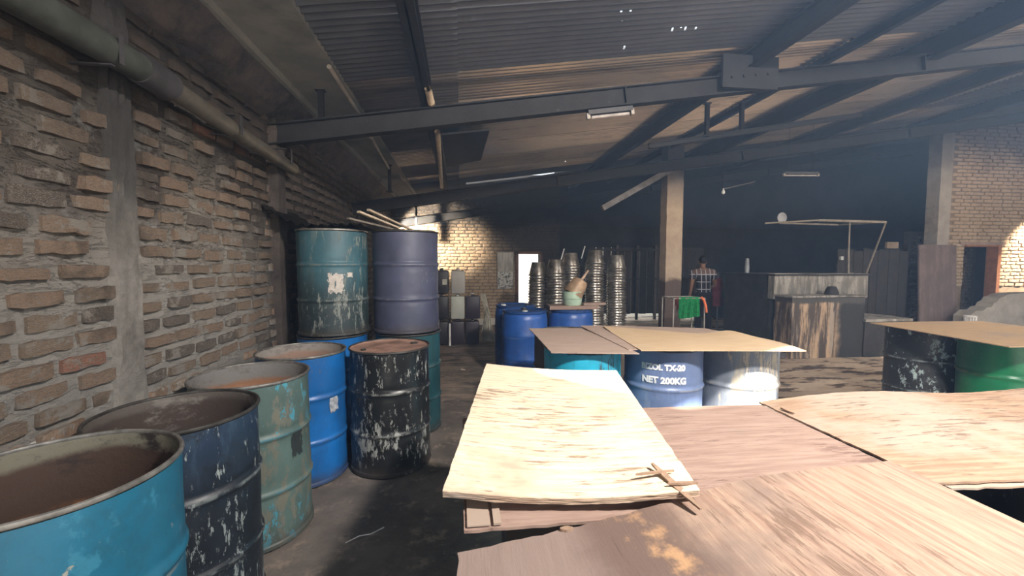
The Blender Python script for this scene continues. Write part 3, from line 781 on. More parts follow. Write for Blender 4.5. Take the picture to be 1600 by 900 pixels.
# mesh basket
t = thing('mesh_basket', 'white wire mesh basket beside the low broken wall', 'basket', (9.27, 6.5, .28))
bm = bmn()
for k in range(14):
    a = 2 * PI * k / 14; tube(bm, [(.07 * math.cos(a), .07 * math.sin(a), 0), (.085 * math.cos(a + .2), .085 * math.sin(a + .2), .24)], .006, 5)
    tube(bm, [(.07 * math.cos(a), .07 * math.sin(a), 0), (.085 * math.cos(a - .2), .085 * math.sin(a - .2), .24)], .006, 5)
WHITEP = plain('white_plastic', (.75, .73, .70), .5)
obj('mesh', bm, WHITEP, t); bm = bmn(); lathe(bm, [(.08, .22), (.092, .225), (.092, .25), (.08, .25)], 20, None, True); obj('rim', bm, WHITEP, t)
bm = bmn(); lathe(bm, [(.001, 0), (.075, 0), (.075, .01)], 16); obj('base', bm, WHITEP, t)
small_box('concrete_block', 'small concrete block carrying the white mesh basket', 'block', (9.27, 6.5, 0), (.2, .2, .28), (.12, .10, .09))

# ------------------------------------------------------------------ column
bm = bmn(); G = []; n = 60
P_ = [(-.155, -.12), (0, -.125), (.155, -.12), (.155, .12), (-.155, .12)]
for j in range(n + 1):
    z = 3.6 * j / n; row = []
    for i, (x, y) in enumerate(P_):
        row.append(bm.verts.new((3.865 + x + .008 * noise.noise((z * 5, i * 2, 0)), 7.32 + y + .008 * noise.noise((z * 5, i * 2, 8)), z)))
    G.append(row)
for a, b in zip(G, G[1:]):
    for i in range(5): bm.faces.new((a[i], a[(i + 1) % 5], b[(i + 1) % 5], b[i]))
m = Mat('column_concrete', .9); v = m.coord('World'); z = m.xyz(v)[2]
c = m.mix(m.ramp(m.noise(4, 6, .7, v), .3, .7), (.36, .27, .20), (.46, .36, .27))
zz = m.math('ADD', z, m.math('MULTIPLY', m.noise(2.5, 4, .6, v), .35))
c = m.mix(m.math('SUBTRACT', 1.0, m.ramp(zz, 1.30, 1.42)), c, (.10, .072, .062))
c = m.mix(m.ramp(zz, 2.6, 3.4), c, (.06, .06, .07)); m.col(c); m.bump(m.noise(25, 6, .7, v), .5, .02)
o = struct('trim_10', bm, m.m); o['label'] = 'tan concrete column with dark stained foot in the middle of the shed'

# ------------------------------------------------------------------ stove / tank masonry
STV = concrete('stove_soot', (.022, .021, .022), (.045, .040, .038), (.012, .012, .013), 3)
SLABM = concrete('grey_slab', (.22, .20, .175), (.38, .35, .31), (.06, .055, .05), 3, None, .55)
def rough_box(bm, x0, x1, y0, y1, z0, z1, amp=.012, step=.12):
    v0 = len(bm.verts); sub = bmesh.new(); box(sub, x0, x1, y0, y1, z0, z1)
    cuts = 9
    bmesh.ops.subdivide_edges(sub, edges=sub.edges[:], cuts=cuts, use_grid_fill=True)
    for v in sub.verts:
        p = v.co * 3.1; v.co += Vector((noise.noise(p), noise.noise(p + Vector((9, 0, 0))), noise.noise(p + Vector((0, 9, 0))))) * amp * 1.5
    me = bpy.data.meshes.new('t'); sub.to_mesh(me); sub.free(); bm.from_mesh(me); bpy.data.meshes.remove(me)
t = thing('masonry_stove', 'big soot-black masonry stove block with grey slab and rust-streaked tank', 'stove', (5.1, 5.85, 0))
bm = bmn(); rough_box(bm, .02, 1.75, .5, 1.70, -.02, 1.28); obj('stove_body', bm, STV, t, True)
bm = bmn(); rough_box(bm, -.02, 1.70, .36, .50, .9, 1.315, .006); o = obj('slab', bm, SLABM, t, True); o['label'] = 'pale grey upright slab'
bm = bmn(); rough_box(bm, -.03, 1.72, .34, 1.74, 1.28, 1.31, .006); obj('top_edge', bm, STV, t)
m = Mat('rust_streaked_tank', .75); v = m.coord('World'); vs = m.coord('World', stretch=(1.6, 1.6, .16))
c = m.mix(m.ramp(m.noise(5, 7, .72, vs), .42, .56), (.065, .050, .042), (.42, .29, .19))
c = m.mix(m.ramp(m.noise(3.5, 6, .7, vs), .56, .64), c, (.30, .24, .19))
x, y, z = m.xyz(v)
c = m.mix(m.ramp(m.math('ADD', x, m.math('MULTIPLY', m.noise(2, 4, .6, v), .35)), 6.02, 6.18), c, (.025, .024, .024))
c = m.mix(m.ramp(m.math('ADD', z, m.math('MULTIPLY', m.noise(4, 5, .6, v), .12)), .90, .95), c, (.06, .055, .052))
m.col(c); m.bump(m.noise(7, 6, .7, vs), .5, .03)
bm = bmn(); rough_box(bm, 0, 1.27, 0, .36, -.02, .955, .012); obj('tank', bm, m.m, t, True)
bm = bmn(); rough_box(bm, -.02, 1.29, -.02, .37, .955, .98, .006); o = obj('tank_rim', bm, SLABM, t)
bm = bmn(); rough_box(bm, 1.27, 2.05, -.02, .8, -.02, .56); obj('ledge', bm, STV, t, True)
bm = bmn(); rough_box(bm, 1.25, 2.1, -.05, .8, .56, .60, .006); obj('ledge_top', bm, SLABM, t)
bm = bmn(); lathe(bm, [(.001, .14), (.06, .13), (.09, .06), (.10, 0)], 14); o = simple('sooty_bulb_pot', 'small black sooty pot on the tank rim before the grey slab', 'pot', bm, STV, smooth=True); o.location = (5.95, 6.03, .98)
bm = bmn(); lathe(bm, [(.001, 0), (.035, 0), (.04, .1), (.03, .26), (.001, .27)], 12); o = simple('pale_bottle', 'pale narrow bottle standing on top of the black stove left part', 'bottle', bm, plain('dusty_glass', (.24, .25, .27), .4), smooth=True); o.location = (5.17, 7.0, 1.31)
# bamboo frame over the stove
t = thing('awning_frame', 'thin bamboo frame standing over the masonry stove', 'frame', (5.9, 6.3, 0))
DB = plain('dusty_bamboo', (.21, .18, .145), .7)
for a, b, r in (((-.95, 0, 2.14), (0, 0, 2.20), .014), ((0, 0, 2.20), (1.28, 0, 2.185), .022), ((.05, .9, 2.24), (1.3, .9, 2.22), .016)):
    bm = bmn(); tube(bm, [a, b], r, 8); obj('bamboo_bar', bm, DB, t, True)
bm = bmn(); tube(bm, [(.575, -.02, 2.18), (.60, .0, 1.7), (.64, .02, 1.31)], .013, 8); obj('thin_pole', bm, DB, t, True)
bm = bmn(); tube(bm, [(1.28, 0, 2.18), (1.5, .5, 1.3)], .015, 8); obj('thin_pole', bm, DB, t, True)
bm = bmn(); tube(bm, [(1.26, 0, 2.185), (1.28, .9, 2.22)], .015, 8); obj('bamboo_bar', bm, DB, t, True)
bm = bmn(); lathe(bm, [(.001, .012), (.05, .01), (.085, 0), (.08, -.012), (.001, -.012)], 20, Matrix.Rotation(PI / 2, 4, 'X')); o = simple('round_plate', 'small pale round plate hung above the thin bamboo frame', 'plate', bm, plain('pale_enamel', (.22, .22, .23), .5), smooth=True); o.location = (5.25, 6.3, 2.235)

# ------------------------------------------------------------------ drums
STEELRIM = plain('worn_steel_rim', (.20, .19, .175), .45, .5, var=.45, sc=14)
DARKRIM = plain('dark_worn_rim', (.06, .055, .05), .5, .4, var=.4, sc=14)
HD, RD = .88, .286
def drum(label, x, y, z0, paint, top='open', inner=None, rz=0, rim=STEELRIM, lid=None, group=None, seed=0, fill=None, tilt=None, name='steel_drum', h=HD):
    t = thing(name, label, 'drum', (x, y, z0), rz, group)
    prof = [(.001, .012), (RD - .004, .012), (RD + .004, .0), (RD + .007, .004), (RD + .006, .020), (RD - .002, .028)]
    k = 26; zz = [.03 + i * (h - .06) / k for i in range(1, k)]
    def rib(z):
        r = 0
        for c in (h / 3, 2 * h / 3):
            d = abs(z - c)
            if d < .022: r = max(r, .009 * (.5 + .5 * math.cos(PI * d / .022)))
            elif d < .034: r = min(r, -.002)
        return r
    zs = sorted(set([round(q, 4) for q in zz] + [round(c + d, 4) for c in (h / 3, 2 * h / 3) for d in (-.033, -.022, -.015, -.008, 0, .008, .015, .022, .033)]))
    prof += [(RD - .002 + rib(z), z) for z in zs] + [(RD - .002, h - .02)]
    bm = bmn(); R = lathe(bm, prof, 72)
    for v in bm.verts:
        if v.co.z > .03:
            d = .0035 * noise.noise((v.co.x * 4 + seed * 3.3, v.co.y * 4, v.co.z * 5 + seed)) + .002 * noise.noise((v.co.x * 11, v.co.y * 11 + seed, v.co.z * 9))
            rr = Vector((v.co.x, v.co.y, 0)); 
            if rr.length > .1: v.co += rr.normalized() * d
    obj('shell', bm, paint, t, True)
    bm = bmn(); ring = []
    for i in range(8):
        a = 2 * PI * i / 8; ring.append((RD + .001 + .0068 * math.cos(a), h - .008 + .0085 * math.sin(a)))
    lathe(bm, ring, 72, None, True)
    for v in bm.verts:
        a = math.atan2(v.co.y, v.co.x); v.co.z += .0025 * noise.noise((math.cos(a) * 2 + seed, math.sin(a) * 2, 0)) 
    obj('rim', bm, rim, t, True)
    if top == 'open':
        bm = bmn(); r = lathe(bm, [(RD - .001, h - .004), (RD - .008, h - .02), (RD - .008, h * 2 / 3 + .03), (RD - .002, h * 2 / 3), (RD - .008, h * 2 / 3 - .03), (RD - .008, h / 3 + .03), (RD - .002, h / 3), (RD - .008, h / 3 - .03), (RD - .009, .03)], 64)
        bm.faces.new(r[-1]); obj('inner_wall', bm, inner, t, True)
        if fill:
            bm = bmn(); rr = [.001, .08, .16, .24, RD - .01]
            R = lathe(bm, [(q, fill[0] + .0) for q in rr], 48)
            for v in bm.verts: v.co.z += .012 * noise.noise((v.co.x * 9, v.co.y * 9, seed))
            obj('contents', bm, fill[1], t, True)
    else:
        bm = bmn(); r = lathe(bm, [(RD - .002, h - .004), (RD - .008, h - .014), (RD - .02, h - .016), (.15, h - .0145), (.001, h - .014)], 64)
        obj('lid', bm, lid or paint, t, True)
        for (a, rad, q) in ((.6, .2, .028), (3.7, .2, .018)):
            bm = bmn(); cx, cy = rad * math.cos(a), rad * math.sin(a)
            lathe(bm, [(q, 0), (q, .008), (q * .7, .010), (q * .65, .006), (.001, .006)], 16, Matrix.Translation((cx, cy, h - .0145))); obj('bung', bm, DARKRIM, t, True)
    return t
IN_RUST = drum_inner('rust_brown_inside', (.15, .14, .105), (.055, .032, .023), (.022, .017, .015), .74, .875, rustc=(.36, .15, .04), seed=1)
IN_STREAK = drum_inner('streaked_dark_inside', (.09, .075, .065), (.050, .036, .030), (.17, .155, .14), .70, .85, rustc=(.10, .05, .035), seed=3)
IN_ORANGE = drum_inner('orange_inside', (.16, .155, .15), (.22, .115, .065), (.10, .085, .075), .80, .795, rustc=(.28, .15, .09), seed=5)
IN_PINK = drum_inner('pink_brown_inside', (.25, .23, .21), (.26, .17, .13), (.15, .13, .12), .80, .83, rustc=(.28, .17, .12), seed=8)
IN_BLACK = plain('black_inside', (.02, .018, .016), .8)
RUSTFILL = plain('rusty_sludge', (.30, .17, .10), .8, var=.5, sc=6)

P_LB = drum_paint('light_blue_drum_paint', (.014, .12, .20), (.030, .17, .26), (.26, .27, .24), .655, .58, (.03, .075, .10), .62, .42, .7, 1, fine=12)
P_NAVY = drum_paint('dark_navy_drum_paint', (.020, .040, .078), (.028, .055, .095), (.25, .29, .29), .585, .58, (.012, .016, .022), .52, .45, .25, 2, low_grime=.80, fine=30)
P_TGREEN = drum_paint('green_blue_drum_paint', (.085, .135, .125), (.15, .15, .12), (.06, .26, .34), .60, .52, (.05, .05, .045), .68, .5, .45, 3)
P_BLUE = drum_paint('bright_blue_drum_paint', (.008, .13, .42), (.012, .16, .46), (.03, .06, .12), .74, .62, (.03, .10, .24), .70, .38, .5, 4)
P_BLACK = drum_paint('black_drum_paint', (.012, .013, .014), (.020, .020, .022), (.30, .31, .29), .585, .6, (.008, .008, .008), .6, .35, .32, 5, fine=30)
P_TEAL = drum_paint('weathered_teal_drum_paint', (.045, .125, .16), (.085, .14, .155), (.20, .22, .20), .59, .56, (.022, .036, .040), .60, .5, .22, 6, low_grime=.55, fine=26)
P_PURP = drum_paint('slate_purple_drum_paint', (.060, .066, .115), (.070, .076, .125), (.15, .16, .2), .76, .6, (.04, .045, .075), .7, .48, .6, 7)
P_DTEAL = drum_paint('dark_teal_drum_paint', (.015, .07, .085), (.02, .08, .10), (.10, .14, .14), .72, .6, (.012, .03, .035), .6, .45, .4, 8)
P_CYAN = drum_paint('peeling_cyan_drum_paint', (.02, .42, .62), (.03, .50, .70), (.05, .09, .11), .60, .58, (.03, .15, .2), .72, .5, .16, 9, fine=26)
P_STEEL = drum_paint('steel_blue_drum_paint', (.15, .21, .38), (.20, .26, .41), (.36, .38, .42), .69, .57, (.09, .12, .22), .68, .42, .2, 10)
P_GREY = drum_paint('peeling_grey_drum_paint', (.24, .27, .32), (.34, .31, .26), (.55, .47, .36), .57, .54, (.12, .11, .09), .60, .5, .14, 11, fine=30)
P_BW = drum_paint('mottled_black_white_drum_paint', (.025, .026, .028), (.06, .05, .045), (.40, .50, .50), .585, .6, (.015, .015, .016), .66, .45, .6, 12, fine=19)
P_GRN = drum_paint('glossy_green_drum_paint', (.010, .155, .065), (.04, .20, .09), (.30, .26, .12), .67, .6, (.012, .09, .045), .66, .3, .3, 13, fine=9)
P_BROWN = drum_paint('old_brown_drum_paint', (.06, .045, .038), (.09, .07, .06), (.2, .18, .16), .66, .6, (.02, .02, .02), .6, .5, .3, 14)

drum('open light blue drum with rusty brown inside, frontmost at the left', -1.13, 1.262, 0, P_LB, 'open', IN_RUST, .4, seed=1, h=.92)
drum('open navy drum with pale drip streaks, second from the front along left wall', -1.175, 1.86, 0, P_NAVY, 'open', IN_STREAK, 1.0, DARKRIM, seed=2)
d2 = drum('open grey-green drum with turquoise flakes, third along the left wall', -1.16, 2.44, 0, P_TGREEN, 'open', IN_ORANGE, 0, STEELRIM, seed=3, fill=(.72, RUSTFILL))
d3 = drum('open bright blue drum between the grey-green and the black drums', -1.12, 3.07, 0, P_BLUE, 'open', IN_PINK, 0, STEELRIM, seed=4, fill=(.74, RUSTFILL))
drum('closed black drum with rusty lid and white scuffs standing on the floor', -.53, 3.17, 0, P_BLACK, 'closed', None, 0, DARKRIM, lid=plain('rusty_lid', (.30, .175, .13), .75, var=.4, sc=7), seed=5)
drum('blue drum standing beneath the tall teal drum', -1.12, 3.80, 0, P_BLUE, 'closed', None, 2, DARKRIM, seed=6)
teal = drum('weathered teal drum with torn white label, stacked on a blue drum', -1.105, 3.80, .89, P_TEAL, 'closed', None, 0, STEELRIM, seed=7)
drum('dark teal drum standing beneath the slate purple drum', -.48, 3.85, 0, P_DTEAL, 'closed', None, 0, DARKRIM, seed=8)
drum('slate purple drum stacked on a dark teal drum', -.49, 3.85, .89, P_PURP, 'closed', None, 0, DARKRIM, seed=9)
drum('grey peeling drum behind the dark teal drum', -.52, 4.50, 0, P_GREY, 'closed', None, 0, STEELRIM, seed=10)
drum('brown drum stacked behind the slate purple drum', -.53, 4.50, .89, P_BROWN, 'closed', None, 0, DARKRIM, seed=11)
cy = drum('peeling cyan drum under the middle plywood, leftmost of the front three', .90, 3.0, 0, P_CYAN, 'closed', None, 0, DARKRIM, seed=12)
bl = drum('steel blue drum with white stencilled lettering under the middle plywood', 1.54, 3.0, 0, P_STEEL, 'closed', None, 0, DARKRIM, seed=13)
gr = drum('peeling grey drum under the middle plywood, rightmost of the front three', 2.14, 2.98, 0, P_GREY, 'closed', None, 1, DARKRIM, seed=14)
drum('brown drum in the shade behind the cyan drum', .93, 3.60, 0, P_BROWN, 'closed', None, 0, DARKRIM, seed=15)
drum('mottled black and white drum under the right plywood sheet', 4.44, 3.47, 0, P_BW, 'closed', None, 0, DARKRIM, seed=16)
drum('glossy green drum under the right plywood sheet', 4.47, 2.87, 0, P_GRN, 'closed', None, 0, DARKRIM, seed=17)

# turquoise-black patch on the grey-green drum, labels, lettering ----------------------------
def curved_patch(name, parent, a0, a1, z0, z1, mat, r=RD + .0015, rag=.0, seed=0, label=None):
    bm = bmn(); na, nz = 22, 16; G = []
    for i in range(na + 1):
        row = []
        for j in range(nz + 1):
            a = a0 + (a1 - a0) * i / na; z = z0 + (z1 - z0) * j / nz
            row.append(bm.verts.new((r * math.cos(a), r * math.sin(a), z)))
        G.append(row)
    for i in range(na):
        for j in range(nz):
            u, v = (i + .5) / na, (j + .5) / nz
            edge = min(u, 1 - u, v, 1 - v)
            if rag and edge + .16 * noise.noise((u * 7 + seed, v * 4, 0)) + .10 * noise.noise((u * 21, v * 9, seed)) < rag: continue
            if rag and noise.noise((u * 9 + seed * 3, v * 1.2, 4)) > .55: continue
            bm.faces.new((G[i][j], G[i + 1][j], G[i + 1][j + 1], G[i][j + 1]))
    o = obj(name, bm, mat, parent, True); 
    if label: o['label'] = label
    return o
def toward_cam(x, y): return math.atan2(-y, -x)
LABEL = plain('torn_paper_label', (.50, .46, .42), .8, var=.15, sc=20)
a = toward_cam(-1.105, 3.80)
curved_patch('torn_label', teal, a - .17, a + .30, .35, .52, LABEL, r=RD + .002, rag=.07, seed=2, label='torn whitish label')
curved_patch('torn_label', teal, a + .36, a + .55, .48, .525, LABEL, r=RD + .002, rag=.10, seed=5)
a = toward_cam(-1.16, 2.44)
curved_patch('paint_patch', d2, a + .62, a + .92, .44, .60, plain('black_patch', (.025, .03, .032), .5), rag=.07, seed=1, label='black paint patch')
a = toward_cam(-1.12, 3.07)
curved_patch('sticker', d3, a + .58, a + .85, .47, .60, plain('grey_sticker', (.33, .36, .40), .6, var=.4, sc=30), rag=.04, seed=4, label='worn pale sticker')
STENCIL = plain('white_stencil', (.80, .84, .88), .6, bump=0)
def stencil(text, parent, a0, z0, size, slope=0.0, squeeze=1.0):
    cu = bpy.data.curves.new('lettering', 'FONT'); cu.body = text; cu.size = size; cu.offset = size * .06; cu.resolution_u = 3
    to = bpy.data.objects.new('t', cu); COL.objects.link(to); bpy.context.view_layer.update()
    me = bpy.data.meshes.new_from_object(to.evaluated_get(bpy.context.evaluated_depsgraph_get()))
    bpy.data.objects.remove(to)
    bmx = bmesh.new(); bmx.from_mesh(me)
    bmesh.ops.triangulate(bmx, faces=bmx.faces[:])
    for _ in range(1): bmesh.ops.subdivide_edges(bmx, edges=[e for e in bmx.edges if e.calc_length() > size * .25], cuts=1)
    bmx.to_mesh(me); bmx.free()
    for v in me.vertices:
        x = v.co.x * squeeze; ang = a0 + x / RD; z = z0 + v.co.y + slope * x
        v.co = ((RD + .0035) * math.cos(ang), (RD + .0035) * math.sin(ang), z)
    me.materials.clear(); me.materials.append(STENCIL); me.name = 'lettering'
    o = link(bpy.data.objects.new('lettering', me)); o.parent = parent; return o
a = toward_cam(1.54, 3.0)
o = stencil('BIZOL TX-20', bl, a - .52, .735, .056, 0, .95); o['label'] = 'white stencilled letters'
o = stencil('NET 200KG', bl, a - .50, .640, .062, 0, .98); o['label'] = 'white stencilled letters'

# hidden drums carrying the foreground sheets: only where they can be glimpsed
pr = drum('open dark drum glimpsed under the right foreground plywood', 1.62, .62, 0, P_BROWN, 'open', IN_BLACK, 0, DARKRIM, seed=20)
for (x, y, lab) in ((.40, .46, 'dark drum beneath the large foreground plywood sheet'), (1.0, .46, 'second dark drum beneath the large foreground plywood sheet'), (.42, 1.30, 'dark drum beneath the bright pale plywood sheet'),
               (1.02, 1.28, 'dark drum beneath the pinkish plywood sheet'), (1.68, 1.24, 'dark drum beneath the far right plywood sheet'), (2.45, 1.15, 'outermost dark drum beneath the far right plywood sheet')):
    drum(lab, x, y, 0, P_BROWN, 'closed', None, 0, DARKRIM, seed=x * 9)

# plastic barrels
P_PLAS = drum_paint('blue_plastic_barrel', (.018, .085, .33), (.022, .10, .36), (.12, .22, .45), .74, .65, (.01, .05, .2), .7, .38, .5, 15)
def barrel(label, x, y, rz=0):
    t = thing('plastic_barrel', label, 'barrel', (x, y, 0), rz, 'blue plastic barrels')
    r = .288
    bm = bmn(); lathe(bm, [(.001, .01), (r - .03, 0), (r - .012, .02), (r - .006, .08), (r, .22), (r - .001, .30), (r + .004, .315), (r + .004, .335), (r - .001, .35), (r, .58), (r + .004, .60), (r + .004, .62), (r - .001, .635), (r - .004, .80), (r - .012, .855), (r - .03, .875)], 56); obj('body', bm, P_PLAS, t, True)
    bm = bmn(); lathe(bm, [(r - .03, .875), (r - .012, .880), (r - .010, .905), (r - .03, .912), (r - .04, .905), (r - .05, .89), (.10, .885), (.001, .885)], 56); obj('lid', bm, plain('dark_blue_lid', (.015, .05, .17), .4), t, True)
    for a in (1.0, 4.14):
        bm = bmn(); lathe(bm, [(.035, 0), (.035, .025), (.028, .03), (.001, .03)], 18, Matrix.Translation((.17 * math.cos(a), .17 * math.sin(a), .885))); obj('bung', bm, WHITEP if a < 2 else DARKRIM, t, True)
    return t
barrel('blue plastic barrel with two caps, nearest and leftmost of the plastic barrels', .79, 5.13, 3.6)
barrel('blue plastic barrel carrying the plank and mint basin', 1.40, 5.2, 1)
barrel('blue plastic barrel hidden half behind the leftmost plastic barrel', .76, 5.78, 2)

# plank, basin, scoop
PLANKM = plywood('plank_wood', (.20, .13, .10), (.28, .19, .15), (.10, .07, .06), seed=21)
bm = bmn(); box(bm, 0, .62, -.12, .12, 0, .045)
uvl = bm.loops.layers.uv.new('UVMap')
for f in bm.faces:
    for l in f.loops: l[uvl].uv = (l.vert.co.x, l.vert.co.y + l.vert.co.z)
o = simple('wooden_plank', 'thick brown plank lying across the blue plastic barrels', 'plank', bm, PLANKM); o.location = (1.08, 5.1, .917)
bm = bmn(); box(bm, 0, .30, -.05, .05, 0, .03)
uvl = bm.loops.layers.uv.new('UVMap')
for f in bm.faces:
    for l in f.loops: l[uvl].uv = (l.vert.co.x, l.vert.co.y)
o = simple('wooden_plank', 'short narrow plank end sticking out right of the mint basin', 'plank', bm, PLANKM); o.location = (1.50, 5.02, .965); o.rotation_euler = (0, 0, .15)
MINT = plain('mint_plastic', (.42, .55, .42), .5, var=.12)
t = thing('mint_basin', 'mint green cracked basin standing on the plank over the barrels', 'basin', (1.395, 5.1, .962))
bm = bmn(); lathe(bm, [(.001, .0), (.105, .0), (.112, .01), (.128, .16), (.136, .165), (.136, .175), (.122, .172), (.108, .02), (.001, .012)], 40); obj('bowl', bm, MINT, t, True)
bm = bmn(); lathe(bm, [(.118, .075), (.123, .078), (.124, .088), (.119, .092)], 40); obj('band', bm, plain('dull_green_band', (.27, .36, .28), .6), t, True)
t = thing('copper_scoop', 'tan tilted pot with a wooden handle resting in the mint basin', 'scoop', (1.40, 5.10, 1.10), rot=(0, math.radians(32), 0))
bm = bmn(); lathe(bm, [(.125, 0), (.128, .01), (.10, .17), (.085, .205), (.03, .215), (.001, .215)], 32); obj('pot', bm, plain('tan_metal', (.36, .24, .15), .5, .2), t, True)
bm = bmn(); tube(bm, [(0, 0, .21), (.01, 0, .36)], [.018, .014], 10); obj('handle', bm, plain('handle_wood', (.36, .25, .18), .6), t, True)

# ------------------------------------------------------------------ stacked metal buckets
BUCK = Mat('galvanised_bucket', .35, .75, .5)
v = BUCK.coord('Object', perobj=True)
c = BUCK.mix(BUCK.ramp(BUCK.noise(7, 5, .7, v), .35, .65), (.18, .155, .13), (.42, .39, .35)); c = BUCK.mix(BUCK.math('MULTIPLY', BUCK.oi.outputs['Random'], .4), c, (.08, .065, .05))
BUCK.col(c); BUCK = BUCK.m
def bucket_mesh():
    bm = bmn(); lathe(bm, [(.001, .226), (.098, .226), (.108, .230), (.112, .222), (.158, .012), (.170, .014), (.176, .006), (.172, -.002), (.162, .0), (.156, .006), (.110, .20), (.001, .215)], 24)
    me = bpy.data.meshes.new('bucket'); bm.normal_update(); bm.to_mesh(me); bm.free(); me.materials.append(BUCK)
    me.polygons.foreach_set('use_smooth', [True] * len(me.polygons)); me.set_sharp_from_angle(angle=math.radians(35)); return me
BM_ = bucket_mesh()
stacks = ((1.30, 6.95, 1.50, 'bucket stack glinting beside the bright doorway'), (1.56, 6.75, 1.54, 'leftmost full bucket stack right of the doorway'), (1.93, 7.15, 1.66, 'second bucket stack, behind the mint basin'),
          (2.29, 6.95, 1.70, 'third bucket stack, the tallest'), (2.66, 6.90, 1.62, 'rightmost bucket stack'))
ONES = 'zero first second third fourth fifth sixth seventh eighth ninth tenth eleventh twelfth thirteenth fourteenth fifteenth sixteenth seventeenth eighteenth nineteenth twentieth'.split()
def ordinal(k):
    if k <= 20: return ONES[k]
    if k == 30: return 'thirtieth'
    return ('twenty-' if k < 30 else 'thirty-') + ONES[k % 10]
for si, (x, y, ht, nm) in enumerate(stacks):
    n = int((ht - .226) / .044); dz = (ht - .226) / n
    for k in range(n + 1):
        o = link(bpy.data.objects.new('metal_bucket', BM_))
        o.location = (x + random.uniform(-.005, .005) + .006 * math.sin(k * .3 + si), y + random.uniform(-.006, .006), .003 + k * dz)
        o.rotation_euler = (random.uniform(-.012, .012), random.uniform(-.012, .012), random.uniform(0, 6))
        if k == n: props(o, 'upturned galvanised bucket topmost in the ' + nm, 'bucket', 'top buckets of the stacks')
        else: props(o, ordinal(n - k + 1) + ' bucket from the top of the ' + nm, 'bucket', 'nested buckets of the ' + nm)
# wire handles sticking up
for i, (x, y, z, lab) in enumerate(((1.78, 7.1, 1.58, 'loose wire handle hooked left of the second bucket stack top'), (2.12, 7.0, 1.62, 'short white stick poking up between second and third bucket stacks'))):
    pipe_obj('bucket_handle', lab, 'handle', [(x - .05, y, z - .05), (x - .02, y, z + .06), (x + .01, y, z + .16)], .010, plain('pale_wire', (.6, .6, .6), .4), 6)

# ------------------------------------------------------------------ jerrycans
def jerry(label, x, y, z, mat, w=.255, d=.30, h=.455, cap=None, group='jerrycans stacked before the back wall'):
    t = thing('jerrycan', label, 'jerrycan', (x, y, z), 0, group)
    bm = bmn(); box(bm, -w / 2, w / 2, -d / 2, d / 2, 0, h * .93, None, .04)
    for s in (-1, 1): box(bm, -w / 2 + .03, w / 2 - .03, s * d / 2 - .004, s * d / 2 + .004, h * .16, h * .74, None, .003)
    obj('body', bm, mat, t, True)
    bm = bmn(); box(bm, -w * .12, w * .12, -d / 2 + .03, d / 2 - .10, h * .925, h * .985, None, .012); obj('handle', bm, mat, t, True)
    bm = bmn(); lathe(bm, [(.03, 0), (.03, .035), (.024, .04), (.001, .04)], 16, Matrix.Translation((0, d / 2 - .06, h * .93))); obj('cap', bm, cap or mat, t, True)
    return t
J_L = plain('milky_grey_plastic', (.36, .34, .31), .5, var=.1, sc=3); J_D = plain('dark_purple_plastic', (.030, .022, .034), .45, var=.2, sc=3); J_M = plain('pale_green_grey_plastic', (.42, .43, .38), .5, var=.1, sc=3)
J_B = plain('black_plastic', (.018, .016, .02), .45)
jy = 7.75
jerry('dark purple jerrycan on the floor under the pale green-grey one', -.065, jy, 0, J_D)
jerry('dark purple jerrycan on the floor, rightmost of the bottom row', .205, jy, 0, J_D)
jerry('pale green-grey jerrycan in the middle of the stack', -.06, jy, .465, J_M)
jerry('dark purple jerrycan with white cap, right in the middle row', .215, jy, .465, J_D, w=.27, cap=WHITEP)
jerry('milky grey jerrycan topmost on the stack', -.05, jy, .93, J_L)
jerry('black jerrycan on the floor at the left behind the drums', -.36, jy, 0, J_B, group=None)
jerry('black jerrycan at the left in the middle row', -.355, jy, .465, J_B, group=None)
tj = jerry('black jerrycan with pale sticker topmost at the left', -.35, jy, .93, J_B, group=None)
bm = bmn(); box(bm, .02, .10, -.158, -.154, .17, .27); o = obj('sticker', bm, plain('pale_sticker', (.45, .43, .36), .7), tj); o['label'] = 'pale sticker'
bm = bmn(); tube(bm, [(0, 0, 0), (0, 0, .40)], .02, 10); o = simple('white_pipe', 'short white pipe standing between the floor jerrycans', 'pipe', bm, WHITEP, smooth=True); o.location = (-.205, 7.52, 0)
# hanging white netting bundle
bm = bmn(); rr = random.Random(5)
for k in range(46):
    a0 = rr.uniform(-.03, .05); a1 = rr.uniform(-.02, .20)
    tube(bm, [(a0, rr.uniform(-.03, .03), .90 + rr.uniform(-.06, .02)), (a0 + .06, rr.uniform(-.04, .04), .66), (.04 + a1 * .6, rr.uniform(-.05, .05), .42), (a1, rr.uniform(-.05, .05), .08 + rr.uniform(0, .1)), (a1 + rr.uniform(0, .12), rr.uniform(-.06, .02), .014)], .009, 4)
o = simple('netting_bundle', 'tangled pale netting hanging down beside the jerrycan stack', 'netting', bm, plain('pale_cord', (.50, .47, .40), .9), smooth=True); o.location = (.40, 7.85, 0); o['kind'] = 'stuff'

